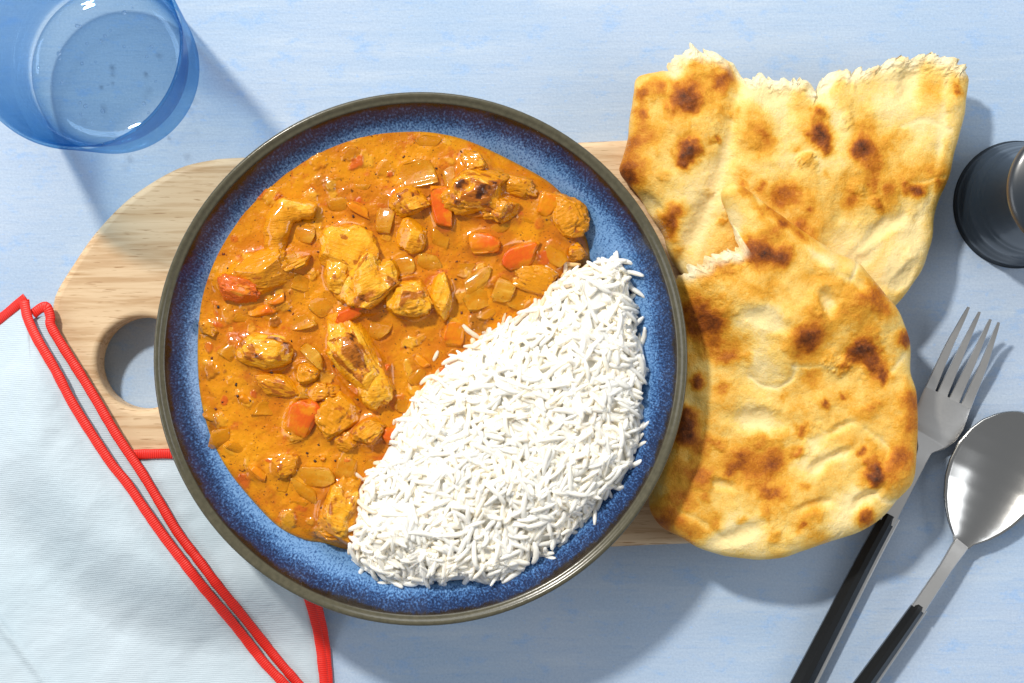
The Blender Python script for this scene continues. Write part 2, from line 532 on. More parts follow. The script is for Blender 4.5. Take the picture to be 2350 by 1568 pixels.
# ------------------------------------------------------------------ cutting board
BT = 0.020
ax = lambda x: 850 - 0.047 * (x - 118)
half = [(113, 0), (114, 70), (118, 140), (127, 178), (160, 232), (220, 315), (300, 391), (400, 448), (480, 466), (560, 469), (900, 468), (1400, 467), (1700, 466), (1800, 445), (1870, 380), (1905, 280), (1915, 140), (1917, 0)]
bpts = [(x, ax(x) - v) for x, v in half] + [(x, ax(x) + v) for x, v in half[-2:0:-1]]
board_poly = resample(PA(bpts, BT), 260)


def make_board():
    cu = bpy.data.curves.new('cutting_board', 'CURVE'); cu.dimensions = '2D'; cu.fill_mode = 'BOTH'
    hc = P(328, 834, BT); hr = 0.0216
    hole = np.array([[hc[0] + hr * math.cos(a), hc[1] + hr * math.sin(a)] for a in np.linspace(0, 2 * math.pi, 96, endpoint=False)])
    for pts in (board_poly, hole):
        sp = cu.splines.new('POLY'); sp.points.add(len(pts) - 1); sp.use_cyclic_u = True
        for p, q in zip(sp.points, pts): p.co = (q[0], q[1], 0, 1)
    bev = 0.0032
    cu.bevel_depth = bev; cu.bevel_resolution = 5; cu.offset = -bev; cu.extrude = BT / 2 - bev - 0.0002
    o = bpy.data.objects.new('tmp', cu); COL.objects.link(o)
    bpy.context.view_layer.update()
    me = bpy.data.meshes.new_from_object(o.evaluated_get(bpy.context.evaluated_depsgraph_get()))
    bpy.data.objects.remove(o)
    ob = link('cutting_board', me, WOOD)
    ob.location = (0, 0, BT / 2)
    me.set_sharp_from_angle(angle=math.radians(40))
    return tag(ob, 'pale pine chopping board with round finger hole under the curry bowl', 'chopping board')


make_board()

# ------------------------------------------------------------------ bowl
BC = np.array([P(965, 824, 0.060)[0], P(965, 824, 0.060)[1]])
INNER = [(0, 29), (30, 29.2), (60, 30.2), (76, 32), (87, 35), (96, 39.2), (104, 45), (109.5, 50), (113, 54), (114.6, 56.4)]
LIP = [(115.2, 57.6), (115.8, 58.3), (116.5, 58.5), (117.2, 58.6), (117.9, 59.2), (118.7, 59.7), (119.6, 59.6), (120.2, 58.9), (120.4, 57.6), (120.0, 56.2), (119.2, 54.8)]
OUTER = [(116, 50.5), (111, 45), (104, 39), (94, 33.2), (80, 28), (66, 24.5), (61, 22.5), (60.2, 20.3), (57.5, 20.2), (56, 23.5), (30, 24.5), (0, 24.6)]
ir = np.array([p[0] for p in INNER]) * MM; iz = np.array([p[1] for p in INNER]) * MM


def zb(r): return np.interp(r, ir, iz)


def zb_xy(xy): return zb(np.hypot(xy[:, 0] - BC[0], xy[:, 1] - BC[1]))


prof = resample(np.array(INNER), 46, closed=False).tolist() + LIP + resample(np.array(OUTER), 40, closed=False).tolist()
prof[0] = [0.001, prof[0][1]]; prof[-1] = [0.001, prof[-1][1]]
me = lathe('bowl', np.array(prof) * MM, 160, closed=False)
fix_normals(me)
bowl = link('bowl', me, GLAZE)
bowl.location = (BC[0], BC[1], 0.0005)
tag(bowl, 'shallow stoneware bowl with speckled blue glaze and olive brown rim', 'bowl')

# ------------------------------------------------------------------ curry sauce
spx = [(930, 300), (1000, 304), (1080, 325), (1180, 372), (1260, 418), (1310, 470), (1340, 530), (1354, 590), (1345, 660), (1270, 800), (1130, 950), (1010, 1090),
       (900, 1215), (820, 1262), (740, 1246), (700, 1240), (640, 1210), (580, 1150), (520, 1075), (482, 1000), (460, 915), (453, 830), (455, 740), (466, 660),
       (502, 560), (560, 468), (640, 385), (730, 332), (830, 306)]
q = []
for x, y in spx:
    z = 0.044
    for _ in range(4):
        w = P(x, y, z); z = float(zb(math.hypot(w[0] - BC[0], w[1] - BC[1])))
    q.append(w)
sauce_poly = resample(np.array(q), 900)
sauce_coarse = sauce_poly[::5]
PLAT = 0.0462
SZ = 0.047


def sauce_base(xy, d=None):
    if d is None: d = sdf(sauce_coarse, xy)
    dd = np.maximum(d, 0)
    return smin(zb_xy(xy) + 0.0002 + 0.9 * dd + 0.0012 * (1 - np.exp(-dd / 0.0008)), np.full(len(xy), PLAT), 0.0030)


# foreground bits: (px, py, rx, ry, rotation deg, height mm) of every piece that stands in the sauce
CHICKEN = [
    # px, py, rx, ry, rot, top mm, brown, coat, red, kind, label
    (600, 625, 66, 44, -12, 8.0, .10, .85, .25, 'lump', 'lumpy sauce coated chicken cluster with a grey green crumb on top'),
    (548, 662, 52, 30, 18, 6.5, .05, .35, .75, 'lump', 'glossy orange red chicken lobe against the lumpy cluster'),
    (682, 607, 36, 13, -28, 5.5, .35, .20, .0, 'lump', 'slim chicken sliver with dark browned edge beside the lumpy cluster'),
    (800, 575, 56, 58, 20, 7.5, .10, .15, .0, 'dome', 'smooth bright yellow chicken dome with brown spots'),
    (775, 630, 28, 40, 10, 6.5, .0, .15, .0, 'dome', 'small smooth yellow chicken lobe tucked under the bright dome'),
    (845, 655, 60, 66, -25, 9.0, .45, .20, .0, 'lump', 'round yellow chicken chunk with a charred crater on top'),
    (945, 685, 56, 50, -14, 8.0, .30, .22, .1, 'lump', 'boxy golden chicken chunk with one red brown seared patch'),
    (1014, 682, 23, 50, 8, 7.0, .10, .10, .05, 'dome', 'smooth upright oval chicken slice beside the boxy golden chunk'),
    (1094, 440, 58, 58, 15, 9.5, .62, .55, .0, 'lump', 'dark charred knobbly chicken chunk near the bowl far side'),
    (1145, 480, 42, 30, 25, 7.0, .40, .70, .0, 'lump', 'browned chicken flake pressed against the dark charred chunk'),
    (1086, 373, 30, 23, 10, 5.5, .08, .35, .0, 'lump', 'small pale round chicken bit above the dark charred chunk'),
    (1182, 425, 42, 24, 10, 5.0, .10, .80, .0, 'lump', 'flat sauce coated chicken scrap right of the dark charred chunk'),
    (938, 462, 40, 32, -20, 6.0, .42, .30, .0, 'lump', 'yellow and charred chicken bit beside the tall red pepper strip'),
    (945, 540, 30, 36, 10, 5.0, .05, .30, .0, 'dome', 'pale chicken cube below the tall red pepper strip'),
    (612, 812, 64, 40, 8, 8.0, .38, .12, .0, 'dome', 'smooth oval yellow chicken piece with charred underside'),
    (706, 858, 32, 26, 30, 5.0, .10, .55, .0, 'lump', 'small coated chicken bit between the oval piece and the large seared piece'),
    (822, 832, 52, 92, -30, 10.0, .55, .12, .12, 'lump', 'large pointed chicken piece with red brown sear marks'),
    (858, 880, 34, 54, -8, 7.5, .10, .10, .0, 'dome', 'pale tapering chicken flank of the large pointed piece'),
    (772, 958, 46, 52, 35, 5.5, .15, .70, .0, 'lump', 'torn sauce coated chicken shred below the large pointed piece'),
    (848, 988, 38, 30, -35, 6.5, .30, .60, .1, 'lump', 'knobbly brown chicken bit touching the rice edge'),
    (640, 888, 58, 26, 15, 4.2, .40, .85, .0, 'lump', 'low brown chicken shred half sunk under the smooth oval piece'),
    (652, 1070, 30, 24, -20, 4.5, .35, .60, .0, 'dome', 'little brown capped chicken nub alone in smooth sauce'),
    (780, 1172, 48, 66, 22, 7.0, .22, .30, .05, 'lump', 'golden chicken piece at the sauce tip where the rice begins'),
    (765, 1228, 36, 18, 10, 5.0, .15, .40, .0, 'lump', 'shredded chicken end hanging off the golden piece at the sauce tip'),
    (1300, 500, 38, 60, -25, 4.5, .25, .95, .1, 'lump', 'long coated chicken ridge along the bare blue glaze'),
    (1322, 580, 24, 20, 0, 4.5, .25, .60, .1, 'lump', 'small orange chicken knob above the rice corner'),
    (1230, 640, 52, 34, 20, 4.0, .12, .90, .0, 'lump', 'broad sauce covered chicken lump between red pepper and rice'),
    (735, 900, 34, 24, 0, 4.2, .15, .80, .0, 'lump', 'coated chicken crumble under the sharp onion shard'),
    (800, 1012, 26, 20, 0, 4.5, .25, .70, .0, 'lump', 'brownish chicken crumb left of the knobbly brown bit'),
    (478, 755, 20, 16, 0, 3.5, .2, .75, .1, 'lump', 'tiny orange chicken crumb by the sauce edge at the dark glaze'),
]
PEPPERS = [
    (820, 477, 34, 15, 30, 4.0, 'narrow red pepper strip alone in smooth sauce'),
    (1014, 478, 26, 58, -12, 6.0, 'tall bright red pepper strip standing beside charred chicken'),
    (1110, 556, 42, 30, -2, 4.8, 'square soft red tomato piece under the charred chunk'),
    (1186, 590, 50, 32, -12, 6.0, 'wide folded red tomato piece near the rice corner'),
    (800, 722, 40, 20, -30, 6.0, 'red tomato skin on top of the large pointed chicken'),
    (1040, 764, 28, 34, 10, 4.0, 'salmon red tomato square at the rice edge'),
    (690, 962, 36, 52, 22, 5.5, 'big glossy orange tomato wedge in the near sauce'),
    (893, 1000, 20, 22, 20, 5.5, 'small orange pepper cube against the rice'),
    (562, 917, 20, 12, 40, 3.2, 'tiny red pepper fleck left of the orange wedge'),
    (592, 1085, 26, 13, 35, 3.4, 'pale red pepper sliver near the glaze edge'),
    (882, 848, 12, 18, 20, 5.0, 'red pepper corner peeking from under the large pointed chicken'),
    (596, 715, 34, 16, -15, 3.5, 'sunken red tomato strip below the orange chicken lobe'),
    (640, 690, 22, 14, -35, 4.0, 'small red tomato scrap under the lumpy cluster'),
    (968, 830, 22, 14, 30, 3.2, 'faint red pepper scrap between sauce and rice'),
    (1258, 470, 24, 34, 20, 4.4, 'orange red tomato patch on the long coated ridge'),
    (742, 1052, 9, 7, 20, 3.0, 'tiny bright red chilli square in the near sauce'),
]
ONIONS = [(955, 398, 54, 34, -12, 4.5), (1032, 405, 20, 50, -18, 4.0), (888, 492, 28, 46, -10, 4.0), (958, 560, 34, 22, 30, 4.2), (928, 612, 36, 30, -10, 4.4),
          (985, 604, 32, 26, 15, 4.4), (1092, 688, 36, 30, -15, 5.0), (1155, 664, 32, 34, 25, 5.5), (1098, 645, 44, 26, -30, 4.6), (1200, 690, 34, 28, 10, 3.8), (872, 758, 32, 28, 20, 4.0),
          (742, 700, 40, 30, -30, 3.6), (690, 648, 26, 20, 30, 4.4), (700, 538, 38, 26, 10, 3.8), (532, 806, 34, 24, -30, 4.2), (690, 742, 30, 22, -10, 4.0), (722, 818, 18, 44, -28, 6.5),
          (505, 1003, 34, 26, -20, 3.8), (490, 950, 24, 20, 30, 3.4), (728, 1098, 50, 30, 15, 4.6), (700, 1130, 40, 18, 20, 4.2), (608, 938, 28, 22, 10, 3.6), (735, 940, 26, 26, 0, 4.0),
          (978, 326, 36, 18, 5, 3.4), (770, 424, 22, 20, 20, 3.0), (660, 600, 36, 24, -20, 6.0), (775, 470, 26, 24, 0, 3.4), (600, 735, 16, 32, -30, 3.6), (560, 730, 24, 14, 20, 3.4),
          (790, 1075, 30, 36, 20, 4.2), (640, 1105, 30, 26, 20, 3.4), (920, 930, 20, 28, 10, 4.0), (960, 865, 30, 20, -40, 3.6), (1210, 520, 32, 26, 30, 3.4), (1145, 520, 36, 22, -20, 3.8),
          (1270, 590, 34, 26, 40, 3.8), (660, 1010, 30, 14, -10, 3.4), (545, 1030, 28, 16, 20, 3.0), (1010, 545, 26, 30, 20, 3.6), (1060, 620, 28, 22, 0, 3.6), (1120, 720, 30, 18, -30, 3.6), (830, 430, 20, 14, 10, 2.8),
          (680, 1160, 24, 16, 0, 3.2), (850, 1075, 20, 34, 30, 3.4)]

PXM = (H - SZ) / F


def ell(xy, c, rx, ry, rot):
    a = math.radians(-rot); ca, sa = math.cos(a), math.sin(a)
    dx, dy = xy[:, 0] - c[0], xy[:, 1] - c[1]
    u = (dx * ca + dy * sa) / rx; v = (-dx * sa + dy * ca) / ry
    return np.hypot(u, v)


rings = np.concatenate([np.linspace(0.004, 0.93, 235), 1 - 0.07 * np.linspace(1, 0, 40)[1:] ** 1.5])
cen = P(850, 770, SZ)
xy = np.concatenate([[cen]] + [cen + s * (sauce_poly - cen) for s in rings])
d = sdf(sauce_coarse, xy); d[-len(sauce_poly):] = 0
z = sauce_base(xy, d)
pale = np.zeros(len(xy)); redv = np.zeros(len(xy)); brn_and_shade = np.zeros(len(xy))
soft = sstep(0.0005, 0.006, d)
z += soft * (0.0006 * fbm(xy3(xy, 60), 3, 3) + 0.00018 * fbm(xy3(xy, 260), 9, 3))
# sauce creeps up the pieces that stand in it
for e in [(*c[:6], .28) for c in CHICKEN] + [(*c[:6], .22) for c in PEPPERS] + [(*c, .12) for c in ONIONS]:
    c = P(e[0], e[1], SZ); rx, ry = e[2] * PXM, e[3] * PXM
    t = ell(xy, c, rx, ry, e[4]); dm = (t - 1) * min(rx, ry)
    hgt = e[5] * MM
    z += soft * (e[6] * hgt * np.exp(-np.maximum(dm, 0) / 0.0016) * (1 - 0.25 * sstep(0, 1, 1 - t)))
    if e[6] > 0.2: brn_and_shade = np.maximum(brn_and_shade, 0.42 * np.exp(-np.maximum(dm, 0) / 0.0030) * sstep(-0.15, 0.35, fbm(xy3(xy, 130), int(e[0]), 3)))  # gap shade around the pieces, painted into the sauce colour
# small coated bits just under the surface
rs = np.random.RandomState(4)
for i in range(300):
    x, y = rs.uniform(460, 1350), rs.uniform(310, 1250)
    c = P(x, y, SZ)
    rx = rs.uniform(0.0010, 0.0042); ry = rx * rs.uniform(0.45, 1.0); hh = rs.uniform(0.14, 0.36) * ry
    sel = np.where((np.abs(xy[:, 0] - c[0]) < 2.2 * rx) & (np.abs(xy[:, 1] - c[1]) < 2.2 * rx))[0]
    if len(sel) == 0: continue
    t = ell(xy[sel], c, rx, ry, rs.uniform(0, 180)); t = t + 0.25 * vnoise(xy3(xy[sel], 700), i)
    b = sstep(1.25, 0.75, t)
    z[sel] += soft[sel] * hh * b
    k = rs.rand()
    if k < 0.55: pale[sel] = np.maximum(pale[sel], b * rs.uniform(0.3, 1))
    elif k < 0.72: redv[sel] = np.maximum(redv[sel], b * rs.uniform(0.4, 1))
    elif k < 0.88: brn_and_shade[sel] = np.maximum(brn_and_shade[sel], b * rs.uniform(0.2, 0.8))
edge = sstep(0.0016, 0.0, d)
me = mesh_np('curry_sauce', np.column_stack([xy, z]), ring_faces(len(sauce_poly), len(rings)), dict(pale=pale, red=redv, brown=brn_and_shade, edge=edge))
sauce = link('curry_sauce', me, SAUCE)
tag(sauce, 'glossy orange curry sauce pooled in the blue bowl', 'sauce')


def ico(sub):
    bm = bmesh.new(); bmesh.ops.create_icosphere(bm, subdivisions=sub, radius=1.0)
    v = np.array([q.co[:] for q in bm.verts]); f = [[w.index for w in q.verts] for q in bm.faces]
    bm.free(); return v, f


ICO5, ICO4, ICO3 = ico(5), ico(4), ico(3)


def place(o, px, py, z, rot):
    w = P(px, py, z); o.location = (w[0], w[1], z); o.rotation_euler = (0, 0, math.radians(-rot))


def zc(px, py):
    w = P(px, py, SZ)[None]; return float(sauce_base(w)[0])


for i, (px, py, rx, ry, rot, top, brown, coat, red, kind, label) in enumerate(CHICKEN):
    v, f = ICO5; top = top * 1.22
    rs = np.random.RandomState(100 + i)
    n = v.copy()
    ex = 0.80 if kind == 'lump' else 0.92
    v = np.sign(v) * np.abs(v) ** ex
    off = rs.uniform(0, 50, 3)
    if kind == 'lump':
        dsp = 0.46 * fbm(n * 1.6 + off, i, 2) + 0.13 * fbm(n * np.array([2.6, 3.4, 3.0]) + off, i + 40, 2) - 0.10 * np.exp(-(fbm(n * 2.3 + off, i + 77, 2) / 0.09) ** 2) + 0.025 * fbm(n * 10 + off, i + 5, 3)
    else:
        dsp = 0.26 * fbm(n * 1.6 + off, i, 2) + 0.10 * fbm(n * 4 + off, i + 3, 3) + 0.03 * fbm(n * 12 + off, i + 8, 2)
    v = v * (1 + dsp)[:, None]
    if kind == 'lump':
        gr = fbm(n * np.array([1.3, 5.5, 4.0]) + off, i + 60, 2)
        v = v * (1 - 0.13 * np.exp(-(gr / 0.08) ** 2))[:, None]
    if True:
        for _ in range(6 if kind == 'lump' else 3):
            pn = rs.normal(size=3); pn[2] = abs(pn[2]) * 0.8; pn /= np.linalg.norm(pn)
            ov = v @ pn - rs.uniform(0.62, 0.9)
            v = v - np.where(ov > 0, ov * 0.82, 0)[:, None] * pn
    rzz = max(top * 0.62, 2.6) * MM
    sv = v * np.array([rx * PXM * 1.10, ry * PXM * 1.10, rzz])
    bt = fbm(n * 2.8 + off + 9, i + 11, 4)
    upness = sstep(-0.2, 0.9, n[:, 2])
    br = np.clip(brown * 0.95 + 1.1 * bt - 0.14, 0, 1) * upness if kind == 'lump' else np.clip(brown * 0.9 + 1.1 * bt - 0.16, 0, 1)
    ct = np.clip(coat + 0.5 * fbm(n * 2.6 + off, i + 21, 3) + 0.55 * sstep(0.25, -0.35, n[:, 2]), 0, 1)
    rd = np.clip(red + 0.5 * fbm(n * 1.6 + off, i + 31, 3), 0, 1) if red > 0 else np.zeros(len(v))
    me = mesh_np('chicken_piece', sv, f, dict(brown=br, coat=ct, red=rd))
    o = link('chicken_piece', me, CHICK)
    place(o, px, py, zc(px, py) + top * MM - rzz, rot)
    tag(o, label, 'chicken', 'chicken pieces in the curry')

# the curled strip: a bent, flattened tube
cp = PA([(640, 600), (633, 560), (636, 520), (655, 488), (690, 478), (724, 486)], SZ)
path = resample(cp, 40, closed=False)
vv, ff = [], []
for k, p in enumerate(path):
    t = k / 39; tg = path[min(k + 1, 39)] - path[max(k - 1, 0)]; tg = tg / np.linalg.norm(tg); nn = np.array([-tg[1], tg[0]])
    wd = 0.0052 * (0.45 + 0.75 * math.sin(math.pi * (0.12 + 0.80 * t))); hh = 0.0036 * (0.6 + 0.6 * math.sin(math.pi * min(1, t + 0.15)))
    for a in np.linspace(0, 2 * math.pi, 16, endpoint=False):
        q2 = p + nn * wd * math.cos(a); vv.append([q2[0], q2[1], PLAT + 0.0008 + 0.0028 * t + hh * math.sin(a)])
for k in range(39):
    for j in range(16):
        ff.append((k * 16 + j, k * 16 + (j + 1) % 16, (k + 1) * 16 + (j + 1) % 16, (k + 1) * 16 + j))
ff += [tuple(range(16))[::-1], tuple(39 * 16 + j for j in range(16))]
vv = np.array(vv); nz = fbm(vv * 260, 5, 3)
vv = vv + np.column_stack([nz, fbm(vv * 260, 8, 3), 0.8 * fbm(vv * 200, 12, 3)]) * 0.0019
o0 = np.array([*P(680, 520, SZ), PLAT])
me = mesh_np('chicken_strip', vv - o0, ff, dict(brown=np.clip(0.15 + 0.5 * fbm(vv * 300, 4, 2) - 0.1, 0, 1), coat=np.clip(0.35 + 0.6 * fbm(vv * 200, 6, 2), 0, 1), red=np.zeros(len(vv))))
fix_normals(me)
o = link('chicken_strip', me, CHICK); o.location = o0
tag(o, 'curled yellow chicken strip hooked over at its end', 'chicken', 'chicken pieces in the curry')


def slab(name, rx, ry, th, bend, seed, m, n=16):
    """a cut vegetable piece: a bent plate with rounded, uneven edges"""
    rs = np.random.RandomState(seed)
    v, f = ICO4
    w = np.sign(v) * np.abs(v) ** np.array([0.42, 0.42, 0.7])
    off = rs.uniform(0, 40, 3)
    skew = rs.uniform(-0.35, 0.35); tap = rs.uniform(-0.35, 0.35)
    x = w[:, 0] * (1 + tap * w[:, 1]) + skew * w[:, 1]; y = w[:, 1]
    nz = fbm(v * 2.0 + off, seed, 3)
    x = x * (1 + 0.20 * nz); y = y * (1 + 0.20 * fbm(v * 2.2 + off, seed + 9, 3))
    for _ in range(3):
        an = rs.uniform(0, 6.28); ov = x * math.cos(an) + y * math.sin(an) - rs.uniform(0.62, 0.95)
        ov = np.where(ov > 0, ov * 0.85, 0); x = x - ov * math.cos(an); y = y - ov * math.sin(an)
    z = w[:, 2] * th + bend * (1 - y ** 2) - bend * 0.5 + 0.45 * th * fbm(v * 1.6 + off, seed + 4, 3)
    me = mesh_np(name, np.column_stack([x * rx, y * ry, z]), f)
    return link(name, me, m)


for i, (px, py, rx, ry, rot, top, label) in enumerate(PEPPERS):
    th = 0.0019
    o = slab('pepper_piece' if 'pepper' in label or 'chilli' in label else 'tomato_piece', rx * PXM * 0.92, ry * PXM * 0.92, th, 0.0010, 300 + i, PEPPER)
    rs = np.random.RandomState(i)
    place(o, px, py, zc(px, py) + top * MM - th - 0.0013, rot)
    o.rotation_euler[0] = rs.uniform(-.22, .22); o.rotation_euler[1] = rs.uniform(-.22, .22)
    tag(o, label, 'pepper' if 'pepper' in label or 'chilli' in label else 'tomato', 'red vegetable pieces in the curry')
ONION_LABELS = set()
for i, (px, py, rx, ry, rot, top) in enumerate(ONIONS):
    th = 0.0009
    o = slab('onion_piece', rx * PXM * 0.9, ry * PXM * 0.9, th, 0.0013 if i % 3 else -0.0008, 400 + i, ONION)
    rs = np.random.RandomState(50 + i)
    place(o, px, py, zc(px, py) + top * MM - th - 0.0026, rot + rs.uniform(-15, 15))
    o.rotation_euler[0] = rs.uniform(-.28, .28); o.rotation_euler[1] = rs.uniform(-.28, .28)
    size = 'large' if rx * ry > 1150 else 'small' if rx * ry > 600 else 'tiny'
    for near in sorted(CHICKEN + PEPPERS, key=lambda c: (c[0] - px) ** 2 + (c[1] - py) ** 2):
        lab = size + ' translucent onion piece beside the ' + ' '.join(near[-1].split(' with ')[0].split()[:9])
        if lab not in ONION_LABELS: break
    ONION_LABELS.add(lab)
    tag(o, lab, 'onion', 'onion pieces in the curry')

# spice flakes, too many and too small to count
rs = np.random.RandomState(21); vv, ff = [], []
for i in range(150):
    x, y = rs.uniform(470, 1340), rs.uniform(320, 1230)
    w = P(x, y, SZ)[None]
    if sdf(sauce_coarse, w)[0] < 0.003: continue
    jj = np.argmin((xy[::1, 0] - w[0, 0]) ** 2 + (xy[:, 1] - w[0, 1]) ** 2)
    c = np.array([w[0, 0], w[0, 1], sauce.data.vertices[int(jj)].co.z + 0.0001])
    s = rs.uniform(0.0003, 0.0009); b = len(vv)
    a = rs.uniform(0, 6.28)
    ex, ey = np.array([math.cos(a), math.sin(a), rs.uniform(-.3, .3)]) * s, np.array([-math.sin(a), math.cos(a), rs.uniform(-.3, .3)]) * s * rs.uniform(.4, .9)
    for sz in (-0.00012, 0.00018):
        for k, (p1, p2) in enumerate(((-1, -.7), (.8, -1), (1, .6), (-.5, 1))):
            vv.append(c + ex * p1 + ey * p2 + np.array([0, 0, sz]))
    ff += [(b, b + 3, b + 2, b + 1), (b + 4, b + 5, b + 6, b + 7)] + [(b + k, b + (k + 1) % 4, b + 4 + (k + 1) % 4, b + 4 + k) for k in range(4)]
me = mesh_np('spice_flakes', vv, ff)
fl = Mat('dark_spice'); fl.set(Base_Color=fl.ramp(fl.noise(fl.coord(), 400, 1), [(0.45, (0.03, 0.010, 0.004)), (0.6, (0.14, 0.02, 0.005))]), Roughness=0.4)
o = link('spice_flakes', me, fl.m)
tag(o, 'dark spice flakes scattered over the curry sauce', 'spice', kind='stuff')

# ------------------------------------------------------------------ rice
rpx = [(1418, 592), (1446, 650), (1458, 750), (1476, 840), (1468, 920), (1462, 1010), (1440, 1080), (1412, 1122), (1362, 1172), (1300, 1236), (1225, 1284), (1150, 1325),
       (1060, 1338), (970, 1342), (885, 1330), (818, 1296), (800, 1255), (812, 1190), (838, 1100), (880, 1040), (915, 960), (945, 915), (990, 866), (1056, 806), (1136, 750), (1224, 697), (1292, 632), (1360, 604)]
RZ = 0.052
rice_poly = resample(PA(rpx, RZ), 240)


def rice_top(xy):
    d = sdf(rice_poly, xy); dd = np.maximum(d, 0)
    base = np.maximum(zb_xy(xy), np.minimum(PLAT - 0.001, 1)) * 0 + np.maximum(zb_xy(xy) + 0.0008, 0.0445)
    dome = 0.0050 * (1 - np.exp(-dd / 0.0016)) + 0.0125 * (1 - np.exp(-dd / 0.016))
    return base + dome + 0.0026 * fbm(xy3(xy, 60), 31, 3) * sstep(0, 0.006, d), d


rnd = np.random.RandomState(3)
bb0, bb1 = rice_poly.min(0), rice_poly.max(0)
GR = []


def grain_mesh(seed):
    rs = np.random.RandomState(seed)
    L = 1.0; nseg, nr = 11, 8
    bend = rs.uniform(-0.22, 0.22) * rs.rand(); w0 = rs.uniform(0.105, 0.135)
    v, f = [], []
    for k in range(nseg):
        t = k / (nseg - 1); x = (t - 0.5) * L
        pr = (1 - abs(2 * t - 1) ** 4.5) ** 0.5 * (1 - 0.18 * (t - 0.5) * rs.uniform(0.5, 1.5)) if 0 < k < nseg - 1 else 0.50
        pr *= 1 + rs.uniform(-0.06, 0.06)
        yb = bend * (1 - (2 * t - 1) ** 2); zbnd = 0.06 * math.sin(3 * t + seed)
        for j in range(nr):
            a = 2 * math.pi * j / nr
            v.append([x, yb + pr * w0 * math.cos(a), zbnd + pr * w0 * 0.85 * math.sin(a)])
    for k in range(nseg - 1):
        for j in range(nr):
            f.append((k * nr + j, k * nr + (j + 1) % nr, (k + 1) * nr + (j + 1) % nr, (k + 1) * nr + j))
    f += [tuple(range(nr))[::-1], tuple((nseg - 1) * nr + j for j in range(nr))]
    return np.array(v), f


variants = [grain_mesh(s) for s in range(24)]
cand = rnd.uniform(bb0, bb1, (12000, 2))
tp, dc = rice_top(cand)
sc_ = sdf(sauce_coarse, cand)
keep = (dc > 0.0003) | ((dc > -0.0022) & (rnd.rand(len(dc)) < 0.5)) | ((dc > -0.0065) & (sc_ > 0.004) & (rnd.rand(len(dc)) < 0.20))
cand, tp, dc = cand[keep], tp[keep], dc[keep]
eps = 0.0008
gx = (rice_top(cand + [eps, 0])[0] - tp) / eps; gy = (rice_top(cand + [0, eps])[0] - tp) / eps
specs = []
NG = 2000
for i in range(min(NG, len(cand))):
    nrm = Vector((-gx[i] * 0.8, -gy[i] * 0.8, 1)).normalized()
    L = rnd.uniform(0.0095, 0.0155) if rnd.rand() > 0.18 else rnd.uniform(0.0045, 0.0080)
    a = rnd.uniform(0, 2 * math.pi)
    tx = Vector((math.cos(a), math.sin(a), 0)); tx = (tx - nrm * tx.dot(nrm)).normalized()
    tilt = rnd.normal(0, 0.14)
    tx = (tx * math.cos(tilt) + nrm * math.sin(tilt)).normalized()
    ty = nrm.cross(tx).normalized(); tz = tx.cross(ty)
    layer = rnd.rand() ** 0.8
    lift = -0.0012 + 0.0025 * layer
    M = Matrix(((tx.x, ty.x, tz.x), (tx.y, ty.y, tz.y), (tx.z, ty.z, tz.z)))
    c = Vector((cand[i, 0], cand[i, 1], tp[i] + lift))
    roll = Matrix.Rotation(rnd.uniform(0, 6.28), 3, 'X')
    st = 0.0
    pxx = c.x * F / (H - c.z) + 1175; pyy = 784 - c.y * F / (H - c.z)
    side = sdf(sauce_coarse, np.array([[c.x, c.y]]))[0]
    if side > 0 and dc[i] < 0.006: st = float(np.clip(rnd.normal(0.45, 0.3) * (1 - dc[i] / 0.006), 0, 1))
    wid = rnd.uniform(0.88, 1.14) * 0.0102
    specs.append((layer + (0.0 if dc[i] > 0.003 else 0.15), c, M @ roll, L, wid, i % len(variants), st))
specs.sort(key=lambda s: -s[0])
rice = empty('rice_mound', (float(P(1150, 1000, RZ)[0]), float(P(1150, 1000, RZ)[1]), 0.036))
tag(rice, 'mound of fluffy white long grain rice beside the curry', 'rice')
r0 = np.array(rice.location)
gm = []
for st in (0.0, 0.45):
    row = []
    for v, f in variants:
        me = mesh_np('grain', v, f, dict(stain=np.full(len(v), st)))
        me.materials.append(RICE); me.polygons.foreach_set('use_smooth', np.ones(len(f), bool)); row.append(me)
    gm.append(row)
for k, (_, c, R3, L, wid, vi, st) in enumerate(specs[:300]):
    o = bpy.data.objects.new('grain', gm[1 if st > 0.25 else 0][vi]); COL.objects.link(o); o.parent = rice
    M4 = R3.to_4x4() @ Matrix.Diagonal((L, wid, wid, 1)); M4.translation = c - Vector(r0); o.matrix_local = M4
vv, ff, sa, b = [], [], [], 0
for (_, c, R3, L, wid, vi, st) in specs[300:]:
    v, f = variants[vi]
    w = (v * np.array([L, wid, wid])) @ np.array(R3).T + np.array(c) - r0
    vv.append(w); ff += [tuple(q + b for q in g) for g in f]; b += len(v); sa.append(np.full(len(v), st))
# the packed core the grains lie on
core_rings = np.linspace(0.02, 0.985, 40); rc = P(1160, 1010, RZ)
cxy = np.concatenate([[rc]] + [rc + s * (rice_poly - rc) for s in core_rings])
ct, _ = rice_top(cxy); cz = ct - 0.0007 + 0.0008 * fbm(xy3(cxy, 300), 3, 3)
cv = np.column_stack([cxy, cz]) - r0
cf = ring_faces(len(rice_poly), len(core_rings))
vv.append(cv); ff += [tuple(q + b for q in g) for g in cf]; sa.append(np.zeros(len(cv)))
me = mesh_np('packed_grains', np.concatenate(vv), ff, dict(stain=np.concatenate(sa)))
o = link('packed_grains', me, RICE, rice); o['kind'] = 'stuff'

